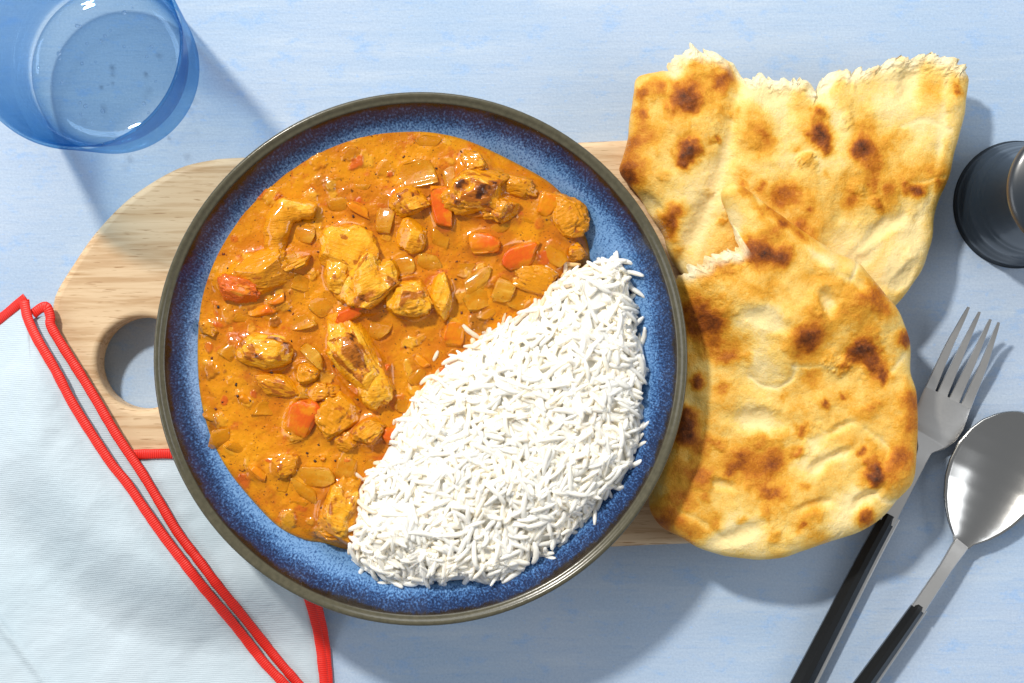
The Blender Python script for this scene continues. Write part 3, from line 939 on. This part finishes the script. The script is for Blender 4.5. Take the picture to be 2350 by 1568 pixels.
# ------------------------------------------------------------------ flatbreads
def bread(name, px_out, zref, cpx, T, base_fn, spots, dims, torn, crumbs, seed, creases=()):
    poly = resample(PA(px_out, zref), 640, smooth=True)
    pxpoly = resample(np.array(px_out, float), 640, smooth=True)
    # ragged torn stretch
    rs = np.random.RandomState(seed)
    tornw = np.zeros(len(poly))
    for (x, y, r) in torn: tornw = np.maximum(tornw, sstep(r, r * 0.6, np.hypot(pxpoly[:, 0] - x, pxpoly[:, 1] - y)))
    cxy = P(*cpx, zref)
    arc = np.arange(len(poly))
    rag = 0.0019 * vnoise(np.column_stack([arc * 0.30, arc * 0, arc * 0]), seed) + 0.0013 * vnoise(np.column_stack([arc * 0.9, arc * 0, arc * 0]), seed + 3)
    wav = 0.0006 * vnoise(np.column_stack([arc * 0.08, arc * 0, arc * 0]), seed + 5)
    dr = poly - cxy; dr /= np.linalg.norm(dr, axis=1)[:, None]
    poly = poly + dr * (rag * tornw + wav)[:, None]
    coarse = poly[::3]
    S = np.concatenate([np.linspace(0.006, 0.86, 120), 1 - 0.14 * np.linspace(1, 0, 42)[1:] ** 1.7])
    xy = np.concatenate([[cxy]] + [cxy + s * (poly - cxy) for s in S])
    tw = np.concatenate([[0]] + [tornw * sstep(0.75, 0.97, s) for s in S])
    d = np.maximum(sdf(coarse, xy), 0); d[-len(poly):] = 0
    base = base_fn(xy)
    px = xy[:, 0] * F / (H - zref) + 1175; py = 784 - xy[:, 1] * F / (H - zref)
    we = 0.0085 * (1 - 0.7 * tw)
    edge = np.sqrt(np.clip(1 - (1 - np.minimum(d / we, 1)) ** 2, 0, 1))
    h = T * (0.45 + 0.55 * edge) * (1 + 0.10 * fbm(xy3(xy, 22), seed + 7, 3))
    h += sstep(0, 0.01, d) * (0.0022 * fbm(xy3(xy, 38), seed + 1, 3) + 0.0010 * fbm(xy3(xy, 110), seed + 2, 3))
    h += 0.0012 * tw * fbm(xy3(xy, 700), seed + 4, 3)
    toast = np.full(len(xy), 0.165) + 0.25 * fbm(xy3(xy, 38), seed + 1, 3) + 0.12 * fbm(xy3(xy, 30), seed + 6, 3)
    wx = px + 26 * fbm(xy3(xy, 85), seed + 8, 5, 0.68); wy = py + 26 * fbm(xy3(xy, 85), seed + 9, 5, 0.68)
    for (x, y, r, k) in spots:
        g = np.exp(-((wx - x) ** 2 + (wy - y) ** 2) / (2 * (r * 0.70) ** 2))
        toast += (k - 0.16) * 0.92 * g if k > 0 else k * g
        if k > 0.6: h += 0.0009 * g
    bl = np.random.RandomState(seed + 70)
    for _ in range(70):
        bx, by, brr = bl.uniform(px.min(), px.max()), bl.uniform(py.min(), py.max()), bl.uniform(16, 34)
        g = sstep(1.15, 0.35, np.hypot(wx - bx, (wy - by) * bl.uniform(0.8, 1.4)) / brr) * sstep(0, 0.008, d)
        h += bl.uniform(0.0003, 0.0010) * g; toast += bl.uniform(-0.02, 0.17) * g
    flour = np.zeros(len(xy))
    for (x, y, r1, r2, rot, dep) in dims:
        a = math.radians(rot); dx, dy = wx * 0.4 + px * 0.6 - x, wy * 0.4 + py * 0.6 - y
        u = (dx * math.cos(a) + dy * math.sin(a)) / r1; v = (-dx * math.sin(a) + dy * math.cos(a)) / r2
        g = np.exp(-0.5 * (np.hypot(u, v)) ** 3)
        h -= dep * MM * g; toast -= (0.16 if dep > 0 else 0.05) * g * (np.abs(dep) > 0.8)
    for (pts, w, dep) in creases:
        pp = resample(np.array(pts, float), 60, closed=False)
        dist = np.min(np.hypot(wx[:, None] * 0.3 + px[:, None] * 0.7 - pp[None, :, 0], wy[:, None] * 0.3 + py[:, None] * 0.7 - pp[None, :, 1]), axis=1)
        g = np.exp(-(dist / w) ** 2)
        h -= 0.42 * dep * MM * g; toast -= 0.14 * g * (dep > 0.6)
    toast = np.where(toast > 0.55, 0.55 + 0.32 * (1 - np.exp(-(toast - 0.55) / 0.32)), toast)
    rim = sstep(0.007, 0.0, d) * (1 - tw)
    flour = np.maximum(flour, rim * (0.40 + 0.35 * fbm(xy3(xy, 40), seed + 12, 2)))
    crumb = np.clip(tw * sstep(0.007, 0.0025, d) * (0.9 + 0.6 * fbm(xy3(xy, 160), seed + 14, 3)), 0, 1)
    for (x, y, r) in crumbs:
        crumb = np.maximum(crumb, sstep(1.0, 0.6, np.hypot(wx - x, wy - y) / r + 0.25 * fbm(xy3(xy, 200), seed + 15, 2)))
    h = np.where(h < 0.002, 0.002, h)
    top = np.column_stack([xy, base + h])
    n = len(poly)
    f = ring_faces(n, len(S))
    # underside
    S2 = np.array([0.985, 0.96, 0.9, 0.75, 0.5, 0.2]); vs = [top]; last = len(top) - n
    nxt = len(top)
    j = np.arange(n); jn = (j + 1) % n
    for s in S2:
        q2 = cxy + s * (poly - cxy); zz = base_fn(q2) + T * 0.42 * max(0, 1 - (1 - s) / 0.05) ** 2 * 0.6
        vs.append(np.column_stack([q2, zz]))
        f += list(map(tuple, np.column_stack([last + j, nxt + j, nxt + jn, last + jn])))
        last = nxt; nxt += n
    f.append(tuple(int(last + k) for k in j))
    v = np.concatenate(vs); ex = len(v) - len(top)
    pad = lambda a, c: np.concatenate([a, np.full(ex, c)])
    org = np.array([cxy[0], cxy[1], float(base.min())])
    me = mesh_np(name, v - org, f, dict(toast=pad(toast, 0.35), crumb=pad(crumb, 0), flour=pad(flour, 0.5)))
    o = link(name, me, BREAD); o.location = org
    return o, coarse


back_px = [(1464, 174), (1522, 160), (1550, 144), (1566, 118), (1586, 98), (1602, 112), (1630, 118), (1666, 134), (1694, 154), (1710, 170), (1762, 168), (1810, 182), (1862, 190), (1876, 204),
           (1888, 178), (1918, 158), (1970, 158), (2014, 150), (2055, 126), (2078, 134), (2131, 126), (2175, 130), (2215, 146), (2229, 172), (2226, 206), (2214, 266), (2199, 334), (2183, 406), (2156, 463),
           (2140, 551), (2127, 607), (2095, 655), (2064, 694), (2030, 720), (1960, 745), (1850, 760), (1740, 750), (1640, 700), (1575, 640), (1545, 600), (1512, 523), (1472, 458), (1434, 415), (1422, 390), (1430, 362), (1442, 314), (1448, 266), (1454, 214)]
back_spots = [(1562, 222, 34, .78), (1585, 236, 26, .7), (1582, 346, 26, .92), (1578, 372, 22, .6), (1638, 314, 10, .5), (1668, 180, 30, .6), (1650, 200, 30, .5), (1470, 222, 18, .62), (1462, 260, 22, .55), (1502, 202, 18, .5), (1450, 330, 26, .55), (1440, 390, 30, .6), (1455, 420, 22, .6),
              (1538, 490, 28, .66), (1530, 530, 26, .58), (1550, 585, 30, .45), (1500, 300, 40, .32), (1874, 312, 26, 1.0), (1876, 268, 16, .62), (1884, 340, 18, .75), (1966, 342, 22, .9), (1826, 338, 13, .52), (1750, 330, 30, .45), (1830, 262, 34, .42),
              (1886, 406, 13, .38), (1998, 422, 16, .46), (2095, 434, 17, .80), (1946, 463, 22, .52), (1746, 422, 16, .52), (1806, 442, 32, .50), (1780, 470, 30, .42), (1698, 414, 15, .52), (1868, 486, 9, .45), (2030, 330, 36, .38), (1985, 300, 32, .42), (1970, 250, 46, .36),
              (2050, 142, 11, .85), (2006, 158, 11, .75), (2199, 206, 13, .6), (2070, 294, 22, .32), (1830, 527, 22, .5), (2014, 478, 20, .42), (2150, 374, 30, .35), (2098, 518, 10, .32), (2160, 420, 22, .42), (1760, 300, 20, .3), (1700, 330, 30, .2), (2140, 210, 40, .3),
              (2080, 600, 60, -.22), (2040, 640, 40, -.2), (1720, 220, 40, -.12), (1990, 560, 40, -.15), (1660, 470, 25, -.15), (2090, 180, 26, -.15)]
back_dims = [(2092, 195, 20, 34, 0, 3.2), (1492, 470, 22, 14, 20, 3.0), (2030, 520, 40, 14, -30, 2.2), (2070, 640, 34, 12, -50, 2.5), (1960, 610, 34, 14, -35, 1.5), (1880, 195, 22, 20, 0, 3.0), (1760, 200, 40, 40, 0, 1.6), (1560, 150, 14, 46, 10, 1.2), (1885, 230, 22, 16, 30, 1.6), (1560, 380, 70, 150, 12, -2.2), (1860, 330, 120, 110, 0, -1.2)]
back_creases = [([(1698, 165), (1690, 230), (1668, 330), (1650, 400), (1620, 480), (1585, 560), (1560, 610)], 22, 7.0), ([(2070, 290), (2130, 280), (2180, 300)], 6, 0.8), ([(2085, 420), (2130, 415), (2170, 405)], 5, 1.0), ([(2170, 160), (2160, 300), (2140, 420), (2100, 520)], 10, 0.9), ([(2030, 500), (1980, 560), (1930, 600)], 9, 1.4)]
TB = 0.0125
flat_base = lambda xy: np.full(len(xy), BT + 0.0004)
nb_back, back_poly = bread('flatbread_piece', back_px, 0.030, (1800, 430), TB, flat_base, back_spots, back_dims,
                           [(1590, 130, 90), (1740, 170, 90), (1870, 190, 80), (2000, 150, 90), (2120, 130, 100), (2200, 150, 40)], [(1905, 178, 34), (1890, 200, 22), (1590, 122, 30)], 11, back_creases)
tag(nb_back, 'torn oblong flatbread half with ragged white crumb edge lying underneath', 'flatbread', 'torn flatbread pieces')

front_px = [(1682, 421), (1710, 436), (1760, 474), (1830, 528), (1900, 572), (1962, 600), (1986, 624), (2020, 664), (2052, 706), (2080, 750), (2093, 800), (2095, 860), (2106, 910), (2110, 980), (2107, 1060), (2097, 1112), (2062, 1150),
            (2025, 1192), (1970, 1226), (1900, 1250), (1820, 1276), (1740, 1287), (1680, 1282), (1600, 1257), (1545, 1226), (1500, 1190), (1490, 1150), (1505, 1080), (1535, 980), (1545, 860), (1545, 740), (1546, 660), (1554, 636), (1592, 606), (1630, 588), (1668, 572), (1688, 556), (1676, 520), (1662, 480), (1651, 450), (1660, 432)]
front_spots = [(1747, 583, 34, .85), (1713, 574, 20, .62), (1790, 600, 26, .6), (1601, 724, 42, 1.0), (1645, 734, 24, .68), (1640, 790, 40, .55), (1849, 778, 24, 1.05), (1980, 800, 34, 1.1), (1955, 812, 24, .8), (2016, 835, 28, .85), (1927, 846, 14, .65), (2033, 868, 14, .6), (1674, 826, 28, .55), (1601, 870, 14, .7), (1660, 889, 18, .5), (1700, 780, 26, .4),
               (1572, 991, 34, 1.05), (1580, 950, 22, .7), (1611, 1020, 24, .5), (1834, 986, 20, .66), (1893, 933, 9, .58), (1829, 1035, 13, .62), (1752, 1069, 52, .52), (1790, 1050, 26, .5), (1700, 1060, 26, .45), (1761, 1137, 24, .56), (1698, 1190, 12, .6), (1635, 1200, 24, .5), (1844, 1113, 15, .42), (1970, 1040, 9, .56), (1834, 1200, 11, .5), (1985, 1186, 22, .8), (2009, 1093, 18, .95), (2040, 1088, 45, .52), (2070, 1050, 30, .5),  # the dark spot by the lower right fold paints in the fold's shade
               (1854, 865, 24, .4), (1795, 914, 10, .38), (1936, 909, 11, .5), (1995, 680, 36, .52), (2030, 720, 26, .5), (2077, 778, 22, .85), (2096, 918, 26, .5), (2090, 980, 30, .42), (1660, 612, 34, .48), (1781, 676, 44, .36), (1860, 640, 40, .32), (1553, 1079, 40, .5), (1601, 1083, 26, .56), (1674, 1083, 16, .5),
               (1700, 445, 22, .5), (1740, 480, 22, .58), (1785, 515, 22, .6), (1830, 548, 22, .48), (1960, 740, 60, .26), (1560, 1150, 40, .45), (1590, 1230, 34, .5), (1530, 1190, 36, .5), (1690, 1270, 30, .35), (1780, 1275, 30, .38), (1880, 1240, 24, .35), (1560, 820, 30, .5),
               (1684, 1224, 46, -.22), (1905, 1205, 50, -.2), (1771, 836, 40, -.10), (1752, 734, 40, -.2), (1740, 970, 40, -.12), (1893, 700, 22, -.2), (1920, 1050, 30, -.15), (1960, 1150, 26, -.2), (1900, 590, 26, -.08), (1950, 610, 24, -.16), (1668, 520, 18, -.2)]
front_dims = [(1893, 695, 15, 24, -25, 4.2), (1735, 965, 46, 20, 10, 4.0), (1752, 735, 50, 16, 25, 2.0), (1925, 1042, 24, 9, -25, 3.2), (1875, 1068, 18, 9, -35, 2.6), (1928, 985, 24, 7, -25, 2.2), (1868, 1160, 30, 9, -12, 2.8), (1655, 1112, 24, 9, 20, 2.8), (1690, 1225, 44, 14, -20, 2.6), (1771, 836, 40, 36, 0, -1.8), (1990, 1140, 30, 10, -35, 3.4), (2040, 1090, 40, 30, -30, -3.0), (1680, 520, 14, 40, -20, 1.8), (1960, 655, 22, 10, 40, 1.6)]
front_creases = [([(1722, 866), (1750, 884), (1790, 888), (1815, 868), (1820, 840)], 6, 1.6), ([(1815, 838), (1870, 842), (1925, 848)], 5, 0.8), ([(1985, 990), (2020, 1015), (2035, 1040), (2025, 1070)], 8, 2.2), ([(2000, 1085), (1990, 1120), (2030, 1150), (2060, 1150)], 7, 1.8), ([(1960, 605), (1945, 640)], 5, 1.6), ([(2040, 862), (2092, 790)], 7, 0.8), ([(1560, 1175), (1610, 1200), (1660, 1235)], 7, 1.8), ([(1730, 440), (1760, 505), (1850, 575), (1930, 640)], 9, 0.9), ([(1930, 1225), (1915, 1245)], 4, 1.2)]


def front_base(xy):
    d = sdf(back_poly, xy)
    return BT + 0.0056 + (TB - 0.0028) * sstep(-0.026, 0.010, d)


nb_front, front_poly = bread('flatbread_piece', front_px, 0.036, (1890, 880), 0.0125, front_base, front_spots, front_dims,
                             [(1600, 608, 60), (1678, 535, 40), (1660, 575, 30)], [(1640, 588, 20), (1680, 545, 20)], 23, front_creases)
tag(nb_front, 'rounded flatbread half with dark scorched blisters lying on top', 'flatbread', 'torn flatbread pieces')

# ------------------------------------------------------------------ napkin
def napkin_z(xy):
    d = sdf(board_poly, xy)
    return 0.0006 + (BT + 0.0002) * sstep(-0.045, -0.001, d)


nap = empty('napkin', (float(P(250, 1300)[0]), float(P(250, 1300)[1]), 0.0))
tag(nap, 'pale ribbed cotton napkin with bright red stitched border, folded under the bowl', 'napkin')
N0 = np.array([nap.location[0], nap.location[1], 0])


def warp_px(pts):
    """pixel outline to world, each point at its own height"""
    out = []
    for x, y in pts:
        z = 0.01
        for _ in range(4):
            w = P(x, y, z); z = float(napkin_z(w[None])[0])
        out.append(w)
    return np.array(out)


def sheet(name, pts, lift, seed, amp):
    poly = resample(warp_px(pts), 260, smooth=False)
    c = P(140, 1300) if name == 'upper_layer' else poly.mean(0); S = np.linspace(0.02, 1, 60)
    xy = np.concatenate([[c]] + [c + s * (poly - c) for s in S])
    z = napkin_z(xy) + lift
    z += 1.7 * amp * (0.5 + 0.5 * fbm(np.column_stack([xy[:, 0] * 14 + xy[:, 1] * 10, xy[:, 1] * 34 - xy[:, 0] * 30, xy[:, 0] * 0]), seed, 3))
    z += amp * 0.25 * (1 + fbm(xy3(xy, 45), seed + 2, 3))
    z = (napkin_z(xy) + lift) + (z - napkin_z(xy) - lift) * np.concatenate([[1.0]] + [np.full(len(poly), 1 - sstep(0.80, 0.99, q3)) for q3 in S])
    if name == 'upper_layer':
        px = xy[:, 0] * F / H + 1175; py = 784 - xy[:, 1] * F / H
        dl = (px + 10) * 0.79 - (py - 1395) * 0.61
        z += 0.0022 * np.exp(-(dl / 9.0) ** 2) * sstep(1330, 1430, py)
    me = mesh_np(name, np.column_stack([xy, z]) - N0, ring_faces(len(poly), len(S)))
    o = link(name, me, CLOTH, nap)
    md = o.modifiers.new('thick', 'SOLIDIFY'); md.thickness = 0.0006; md.offset = -1
    return o


def border(pts, lift, width=0.0047, high=0.0018):
    path = resample(warp_px(pts), 3 * len(pts) * 8, closed=False)
    n = len(path); m = 12
    L = np.concatenate([[0], np.cumsum(np.linalg.norm(np.diff(path, axis=0), axis=1))])
    z = napkin_z(path) + lift
    tg = np.gradient(path, axis=0); tg /= np.linalg.norm(tg, axis=1)[:, None]; nn = np.column_stack([-tg[:, 1], tg[:, 0]])
    v, al = [], []
    wv = 1 + 0.05 * vnoise(np.column_stack([L * 300, L * 0, L * 0]), 3)
    for k in range(n):
        for a in np.linspace(0, 2 * math.pi, m, endpoint=False):
            ca, sa = math.cos(a), math.sin(a)
            q2 = path[k] + nn[k] * width * 0.5 * wv[k] * np.sign(ca) * abs(ca) ** 0.7
            v.append([q2[0], q2[1], z[k] + high * 0.5 * (1 + sa * wv[k])]); al.append(L[k])
    f = [(k * m + j, k * m + (j + 1) % m, (k + 1) * m + (j + 1) % m, (k + 1) * m + j) for k in range(n - 1) for j in range(m)]
    f += [tuple(range(m)), tuple((n - 1) * m + j for j in range(m))[::-1]]
    me = mesh_np('red_border', np.array(v) - N0, f, dict(along=np.array(al)))
    fix_normals(me)
    return link('red_border', me, RED, nap)


EDGE_A = [(64, 690), (72, 730), (92, 775), (135, 849), (171, 919), (214, 989), (263, 1063), (297, 1105), (340, 1168), (385, 1232), (446, 1312), (507, 1387), (594, 1496), (660, 1568), (740, 1655)]
EDGE_B = [(112, 712), (122, 750), (153, 803), (190, 861), (227, 922), (266, 989), (300, 1041), (331, 1087), (370, 1152), (412, 1222), (474, 1304), (538, 1385), (612, 1478), (681, 1560), (760, 1645)]
lower = [(305, 1043), (395, 1041), (520, 1045), (640, 1100), (712, 1380), (735, 1480), (748, 1568), (756, 1700), (500, 1700), (300, 1300), (240, 1100)]
sheet('lower_layer', lower, 0.0000, 2, 0.0010)
border([(300, 1043), (340, 1042), (395, 1041), (470, 1043)], 0.0006)
border([(700, 1340), (714, 1388), (728, 1440), (738, 1500), (745, 1568), (752, 1660)], 0.0004)
border([(722, 1360), (735, 1410), (748, 1480), (754, 1550), (760, 1650)], 0.0000, 0.0040, 0.0016)
def strip(name, pts, wide, lift):
    """a folded layer that shows only along its edge"""
    path = resample(warp_px(pts), 160, closed=False)
    tg = np.gradient(path, axis=0); tg /= np.linalg.norm(tg, axis=1)[:, None]; nn = np.column_stack([tg[:, 1], -tg[:, 0]])
    k = 10; rows = np.linspace(0, wide, k)
    xy = np.concatenate([path + nn * w for w in rows]); n = len(path)
    z = napkin_z(xy) + lift - np.repeat(rows, n) * 0.02
    f = [(r * n + q, r * n + q + 1, (r + 1) * n + q + 1, (r + 1) * n + q) for r in range(k - 1) for q in range(n - 1)]
    me = mesh_np(name, np.column_stack([xy, z]) - N0, f); fix_normals(me)
    return link(name, me, CLOTH, nap)


strip('middle_layer', [(112, 722)] + EDGE_B[1:], 0.016, 0.0026)
border([(80, 722), (98, 708), (112, 706), (120, 728)] + EDGE_B[1:], 0.0030)
upper = [(-60, 785), (0, 742), (66, 690)] + EDGE_A[1:] + [(600, 1720), (200, 1720), (-120, 1700), (-120, 1200)]
sheet('upper_layer', upper, 0.0056, 8, 0.0016)
border(EDGE_A, 0.0062)
border([(-60, 782), (-10, 747), (30, 716), (68, 684)], 0.0062)

# ------------------------------------------------------------------ glass of water
GC = P(264, 159, 0.0)
GH = 0.090
tum_prof = [(0.0, 1.4), (30, 1.4), (34, 0.6), (38, 0.2), (40.2, 1.0), (41, 3.0), (43, 30), (45.2, 60), (47.0, 84), (47.55, 89.2), (47.2, 90.0), (46.6, 90.0), (46.15, 89.2), (45.5, 84), (43.3, 60), (40.6, 34), (38.6, 20), (36.6, 13.5), (33.0, 10.2), (26, 8.6), (12, 8.0), (0.0, 7.9)]
pr = resample(np.array(tum_prof), 110, closed=False); pr[0, 0] = pr[-1, 0] = 0.0
me = lathe('tumbler', pr * MM, 128, closed=False); fix_normals(me)
GL = m_glass('blue_tinted_glass', (0.95, 0.98, 0.995), (0.07, 0.36, 0.64), 1.45, 0.0, 0.5)
tum = link('tumbler', me, GL.m); tum.location = (GC[0], GC[1], 0.0002)
tag(tum, 'blue tinted glass tumbler partly filled with sparkling water', 'glass')
WL = 33.0
inner = [p for p in tum_prof[tum_prof.index((40.6, 34)):]]
wp = [(0.0, WL), (37.5, WL), (39.6, WL + 0.25), (40.35, WL + 0.9)] + [(r + 0.06 if r > 0 else 0.0, zz - 0.06) for r, zz in inner[1:]]
wr = resample(np.array(wp[:4]), 20, closed=False).tolist() + resample(np.array(wp[3:]), 50, closed=False).tolist()[1:]
wr[0][0] = wr[-1][0] = 0.0
me = lathe('drinking_water', np.array(wr) * MM, 128, closed=False); fix_normals(me)
WA = m_glass('clear_water', (0.995, 0.998, 1.0), (0.92, 0.97, 1.0), 1.33, 0.0, 0.3)
wat = link('drinking_water', me, WA.m); wat.location = (GC[0], GC[1], 0.0002)
tag(wat, 'clear sparkling water standing in the blue glass tumbler', 'water', kind='thing')
rs = np.random.RandomState(9)
BUB = m_glass('bubble_air', (0.97, 0.98, 1.0), (0.35, 0.5, 0.7), 1.3, 0.5, 0.4).m
bv, bf = ICO3
bme = mesh_np('bubble', bv, bf); bme.materials.append(BUB); bme.polygons.foreach_set('use_smooth', np.ones(len(bf), bool))
for k in range(26):
    a, r = rs.uniform(0, 6.28), 30 * math.sqrt(rs.rand())
    o = bpy.data.objects.new('bubble', bme); COL.objects.link(o); o.parent = wat
    o.location = (r * MM * math.cos(a), r * MM * math.sin(a), (rs.uniform(12, WL - 2) if k % 2 else WL - 0.9) * MM)
    s = rs.uniform(0.0005, 0.0011); o.scale = (s, s, s)

# ------------------------------------------------------------------ pepper mill
MC = P(2333, 470, 0.0)
mp_ = [(0.0, 0.5), (28.5, 0.5), (29.4, 1.5), (29.5, 6), (28.8, 9), (28.2, 10.5), (27.6, 13), (26.6, 16), (26.5, 19), (25.6, 24), (24.4, 27.5), (24.3, 29), (23.4, 31.5), (22.2, 38), (20.2, 48), (18.5, 58), (19.0, 68), (22.5, 80), (26.4, 88), (28.0, 92.5), (28.1, 94.5), (27.2, 96), (25.0, 97.2), (18, 99.5), (10, 101), (0.0, 101.5)]
me = lathe('pepper_mill', resample(np.array(mp_), 120, closed=False) * MM, 96, closed=False); fix_normals(me)
pm = Mat('dark_navy_lacquer')
tc = pm.n('ShaderNodeTexCoord'); sp_ = pm.n('ShaderNodeSeparateXYZ'); pm.l(tc.outputs['Object'], sp_.inputs[0])
k1 = pm.math('MULTIPLY', pm.mapr(sp_.outputs[2], 0.0905, 0.0925), pm.mapr(sp_.outputs[2], 0.0965, 0.0945))
pm.set(Base_Color=pm.mix(pm.math('MULTIPLY', k1, 0.5), (0.014, 0.021, 0.030), (0.11, 0.075, 0.04)), Roughness=0.34, Coat_Weight=0.3, Coat_Roughness=0.12)
mill = link('pepper_mill', me, pm.m); mill.location = (MC[0], MC[1], 0)
tag(mill, 'dark navy lacquered pepper mill with narrow waist standing beside the flatbread', 'pepper mill')

# ------------------------------------------------------------------ cutlery
def bar(path3, widths, thick, name, m, parent, org, facet=False):
    """a strip along a 3-D path: rectangular section with softened edges"""
    path3 = np.asarray(path3, float); n = len(path3)
    tg = np.gradient(path3[:, :2], axis=0); tg /= np.linalg.norm(tg, axis=1)[:, None]; nn = np.column_stack([-tg[:, 1], tg[:, 0]])
    if facet: sec = [(-1, -.9), (-1, -.1), (-.30, 1), (.30, 1), (1, -.1), (1, -.9)]
    else: sec = [(-1, -.6), (-1, .5), (-.88, 1), (.88, 1), (1, .5), (1, -.6), (.9, -1), (-.9, -1)]
    k = len(sec); v = []
    th = np.broadcast_to(thick, (n,)); wd = np.broadcast_to(widths, (n,))
    for i in range(n):
        for a, b in sec:
            q2 = path3[i, :2] + nn[i] * wd[i] * 0.5 * a
            v.append([q2[0], q2[1], path3[i, 2] + th[i] * 0.5 * b])
    f = [(i * k + j, i * k + (j + 1) % k, (i + 1) * k + (j + 1) % k, (i + 1) * k + j) for i in range(n - 1) for j in range(k)]
    f += [tuple(range(k)), tuple((n - 1) * k + j for j in range(k))[::-1]]
    me = mesh_np(name, np.array(v) - org, f); fix_normals(me)
    o = link(name, me, m, parent)
    me.set_sharp_from_angle(angle=math.radians(28))
    return o


def to3(pts):
    return np.array([[*P(x, y, z), z] for x, y, z in pts])


fork = empty('fork', (*P(2000, 1300, 0), 0)); FO = np.array(fork.location)
tag(fork, 'steel fork with four tines and black handle tucked under the flatbread', 'fork')
# head: plate with a curved neck
fh = resample(to3([(2098, 1085, .0065), (2112, 1058, .0062), (2124, 1028, .0052), (2140, 998, .0045), (2156, 962, .0042), (2170, 925, .0046), (2176, 912, .0048)]), 40, closed=False)
wd = np.interp(np.linspace(0, 1, 40), [0, .16, .30, .42, .55, .7, 1], np.array([28, 28, 36, 74, 106, 118, 115]) * 0.2093 * MM)
bar(fh, wd, 0.0019, 'head', STEEL, fork, FO)
ud = np.array([0.449, -0.893])                      # along the fork, towards the tips (pixels)
un = np.array([0.893, 0.449])
roots = np.array([2176, 912.0])
tips = [(2223, 705), (2248, 716), (2273, 733), (2292, 740)]
for k, (tx_, ty_) in enumerate(tips):
    o_ = (k - 1.5) * 30.5
    r_ = roots + un * o_
    b0 = r_ - ud * 2
    e = np.array([tx_, ty_], float); mid_ = b0 * 0.5 + e * 0.5 + un * (k - 1.5) * 2
    pth = resample(to3([(b0[0], b0[1], .0048), (*(b0 * .75 + mid_ * .25), .0052), (*mid_, .0085), (*(mid_ * .4 + e * .6), .0115), (e[0], e[1], .0158)]), 26, closed=False)
    bar(pth, np.interp(np.linspace(0, 1, 26), [0, .5, .9, 1], np.array([25, 18, 10, 6]) * 0.2093 * MM), np.interp(np.linspace(0, 1, 26), [0, .8, 1], [.0019, .0017, .0010]), 'tine', STEEL, fork, FO)
bar(resample(to3([(2108, 1066, .0064), (2070, 1135, .0068), (2034, 1200, .0068)]), 20, closed=False), np.linspace(28, 37, 20) * 0.2093 * MM, 0.0026, 'neck', STEEL, fork, FO)
bar(resample(to3([(2043, 1182, .0072), (1990, 1280, .0072), (1900, 1455, .0072), (1800, 1650, .0072)]), 24, closed=False), np.linspace(36, 50, 24) * 0.2093 * MM, np.concatenate([[.0028, .0058], np.full(22, .0062)]), 'handle', BLACK, fork, FO, True)
bar(resample(to3([(2047, 1184, .0050), (1994, 1282, .0050), (1904, 1457, .0050), (1804, 1652, .0050)]), 24, closed=False), np.linspace(41, 55, 24) * 0.2093 * MM, 0.0016, 'steel_edge', STEEL, fork, FO)

spoon = empty('spoon', (*P(2150, 1330, 0), 0)); SO = np.array(spoon.location)
tag(spoon, 'steel tablespoon with black handle lying beside the fork', 'spoon')
Nk = np.array([2206.0, 1252.0]); ua = np.array([0.444, -0.896]); up = np.array([0.896, 0.444])
Lb = 336.0
tt = np.concatenate([np.linspace(0, 0.1, 10), np.linspace(0.12, 0.97, 46), [0.985, 0.994, 1.0]])


def halfw(t): return np.interp(t * Lb, [0, 15, 28, 40, 65, 90, 128, 165, 210, 250, 280, 305, 322, 331, 336], [18.5, 26, 40, 52, 71, 86, 102, 109, 108, 97, 82, 60, 38, 20, 0.6])


nc = 25; v = []
for t in tt:
    hw = float(halfw(t))
    rimz = 0.0085 + 0.001 * t
    dep = 0.0078 * min(1, (hw / 120)) ** 1.5
    for s in np.linspace(-1, 1, nc):
        c2 = Nk + ua * (t * Lb) + up * (s * hw)
        zz = rimz - dep * (1 - s * s)
        w = P(c2[0], c2[1], zz); v.append([w[0], w[1], zz])
f = [(i * nc + j, i * nc + j + 1, (i + 1) * nc + j + 1, (i + 1) * nc + j) for i in range(len(tt) - 1) for j in range(nc - 1)]
me = mesh_np('spoon_bowl', np.array(v) - SO, f); fix_normals(me)
if me.polygons[len(me.polygons) // 2].normal.z < 0: me.flip_normals()
o = link('spoon_bowl', me, STEEL_POL, spoon)
md = o.modifiers.new('thick', 'SOLIDIFY'); md.thickness = 0.0012; md.offset = -1
bar(resample(to3([(2208, 1246, .0070), (2200, 1257, .0074), (2188, 1275, .0082), (2165, 1310, .0092), (2130, 1362, .0094), (2106, 1398, .0094)]), 30, closed=False), np.interp(np.linspace(0, 1, 30), [0, .1, .25, .4, 1], np.array([37, 36, 32, 30, 33]) * 0.2093 * MM), 0.0028, 'neck', STEEL, spoon, SO)
bar(resample(to3([(2112, 1390, .0096), (2050, 1478, .0096), (1990, 1562, .0096), (1920, 1660, .0096)]), 24, closed=False), np.linspace(32, 45, 24) * 0.2093 * MM, np.concatenate([[.0028, .0058], np.full(22, .0062)]), 'handle', BLACK, spoon, SO, True)
bar(resample(to3([(2113, 1393, .0074), (2051, 1481, .0074), (1991, 1565, .0074), (1921, 1663, .0074)]), 24, closed=False), np.linspace(36, 49, 24) * 0.2093 * MM, 0.0016, 'steel_edge', STEEL, spoon, SO)
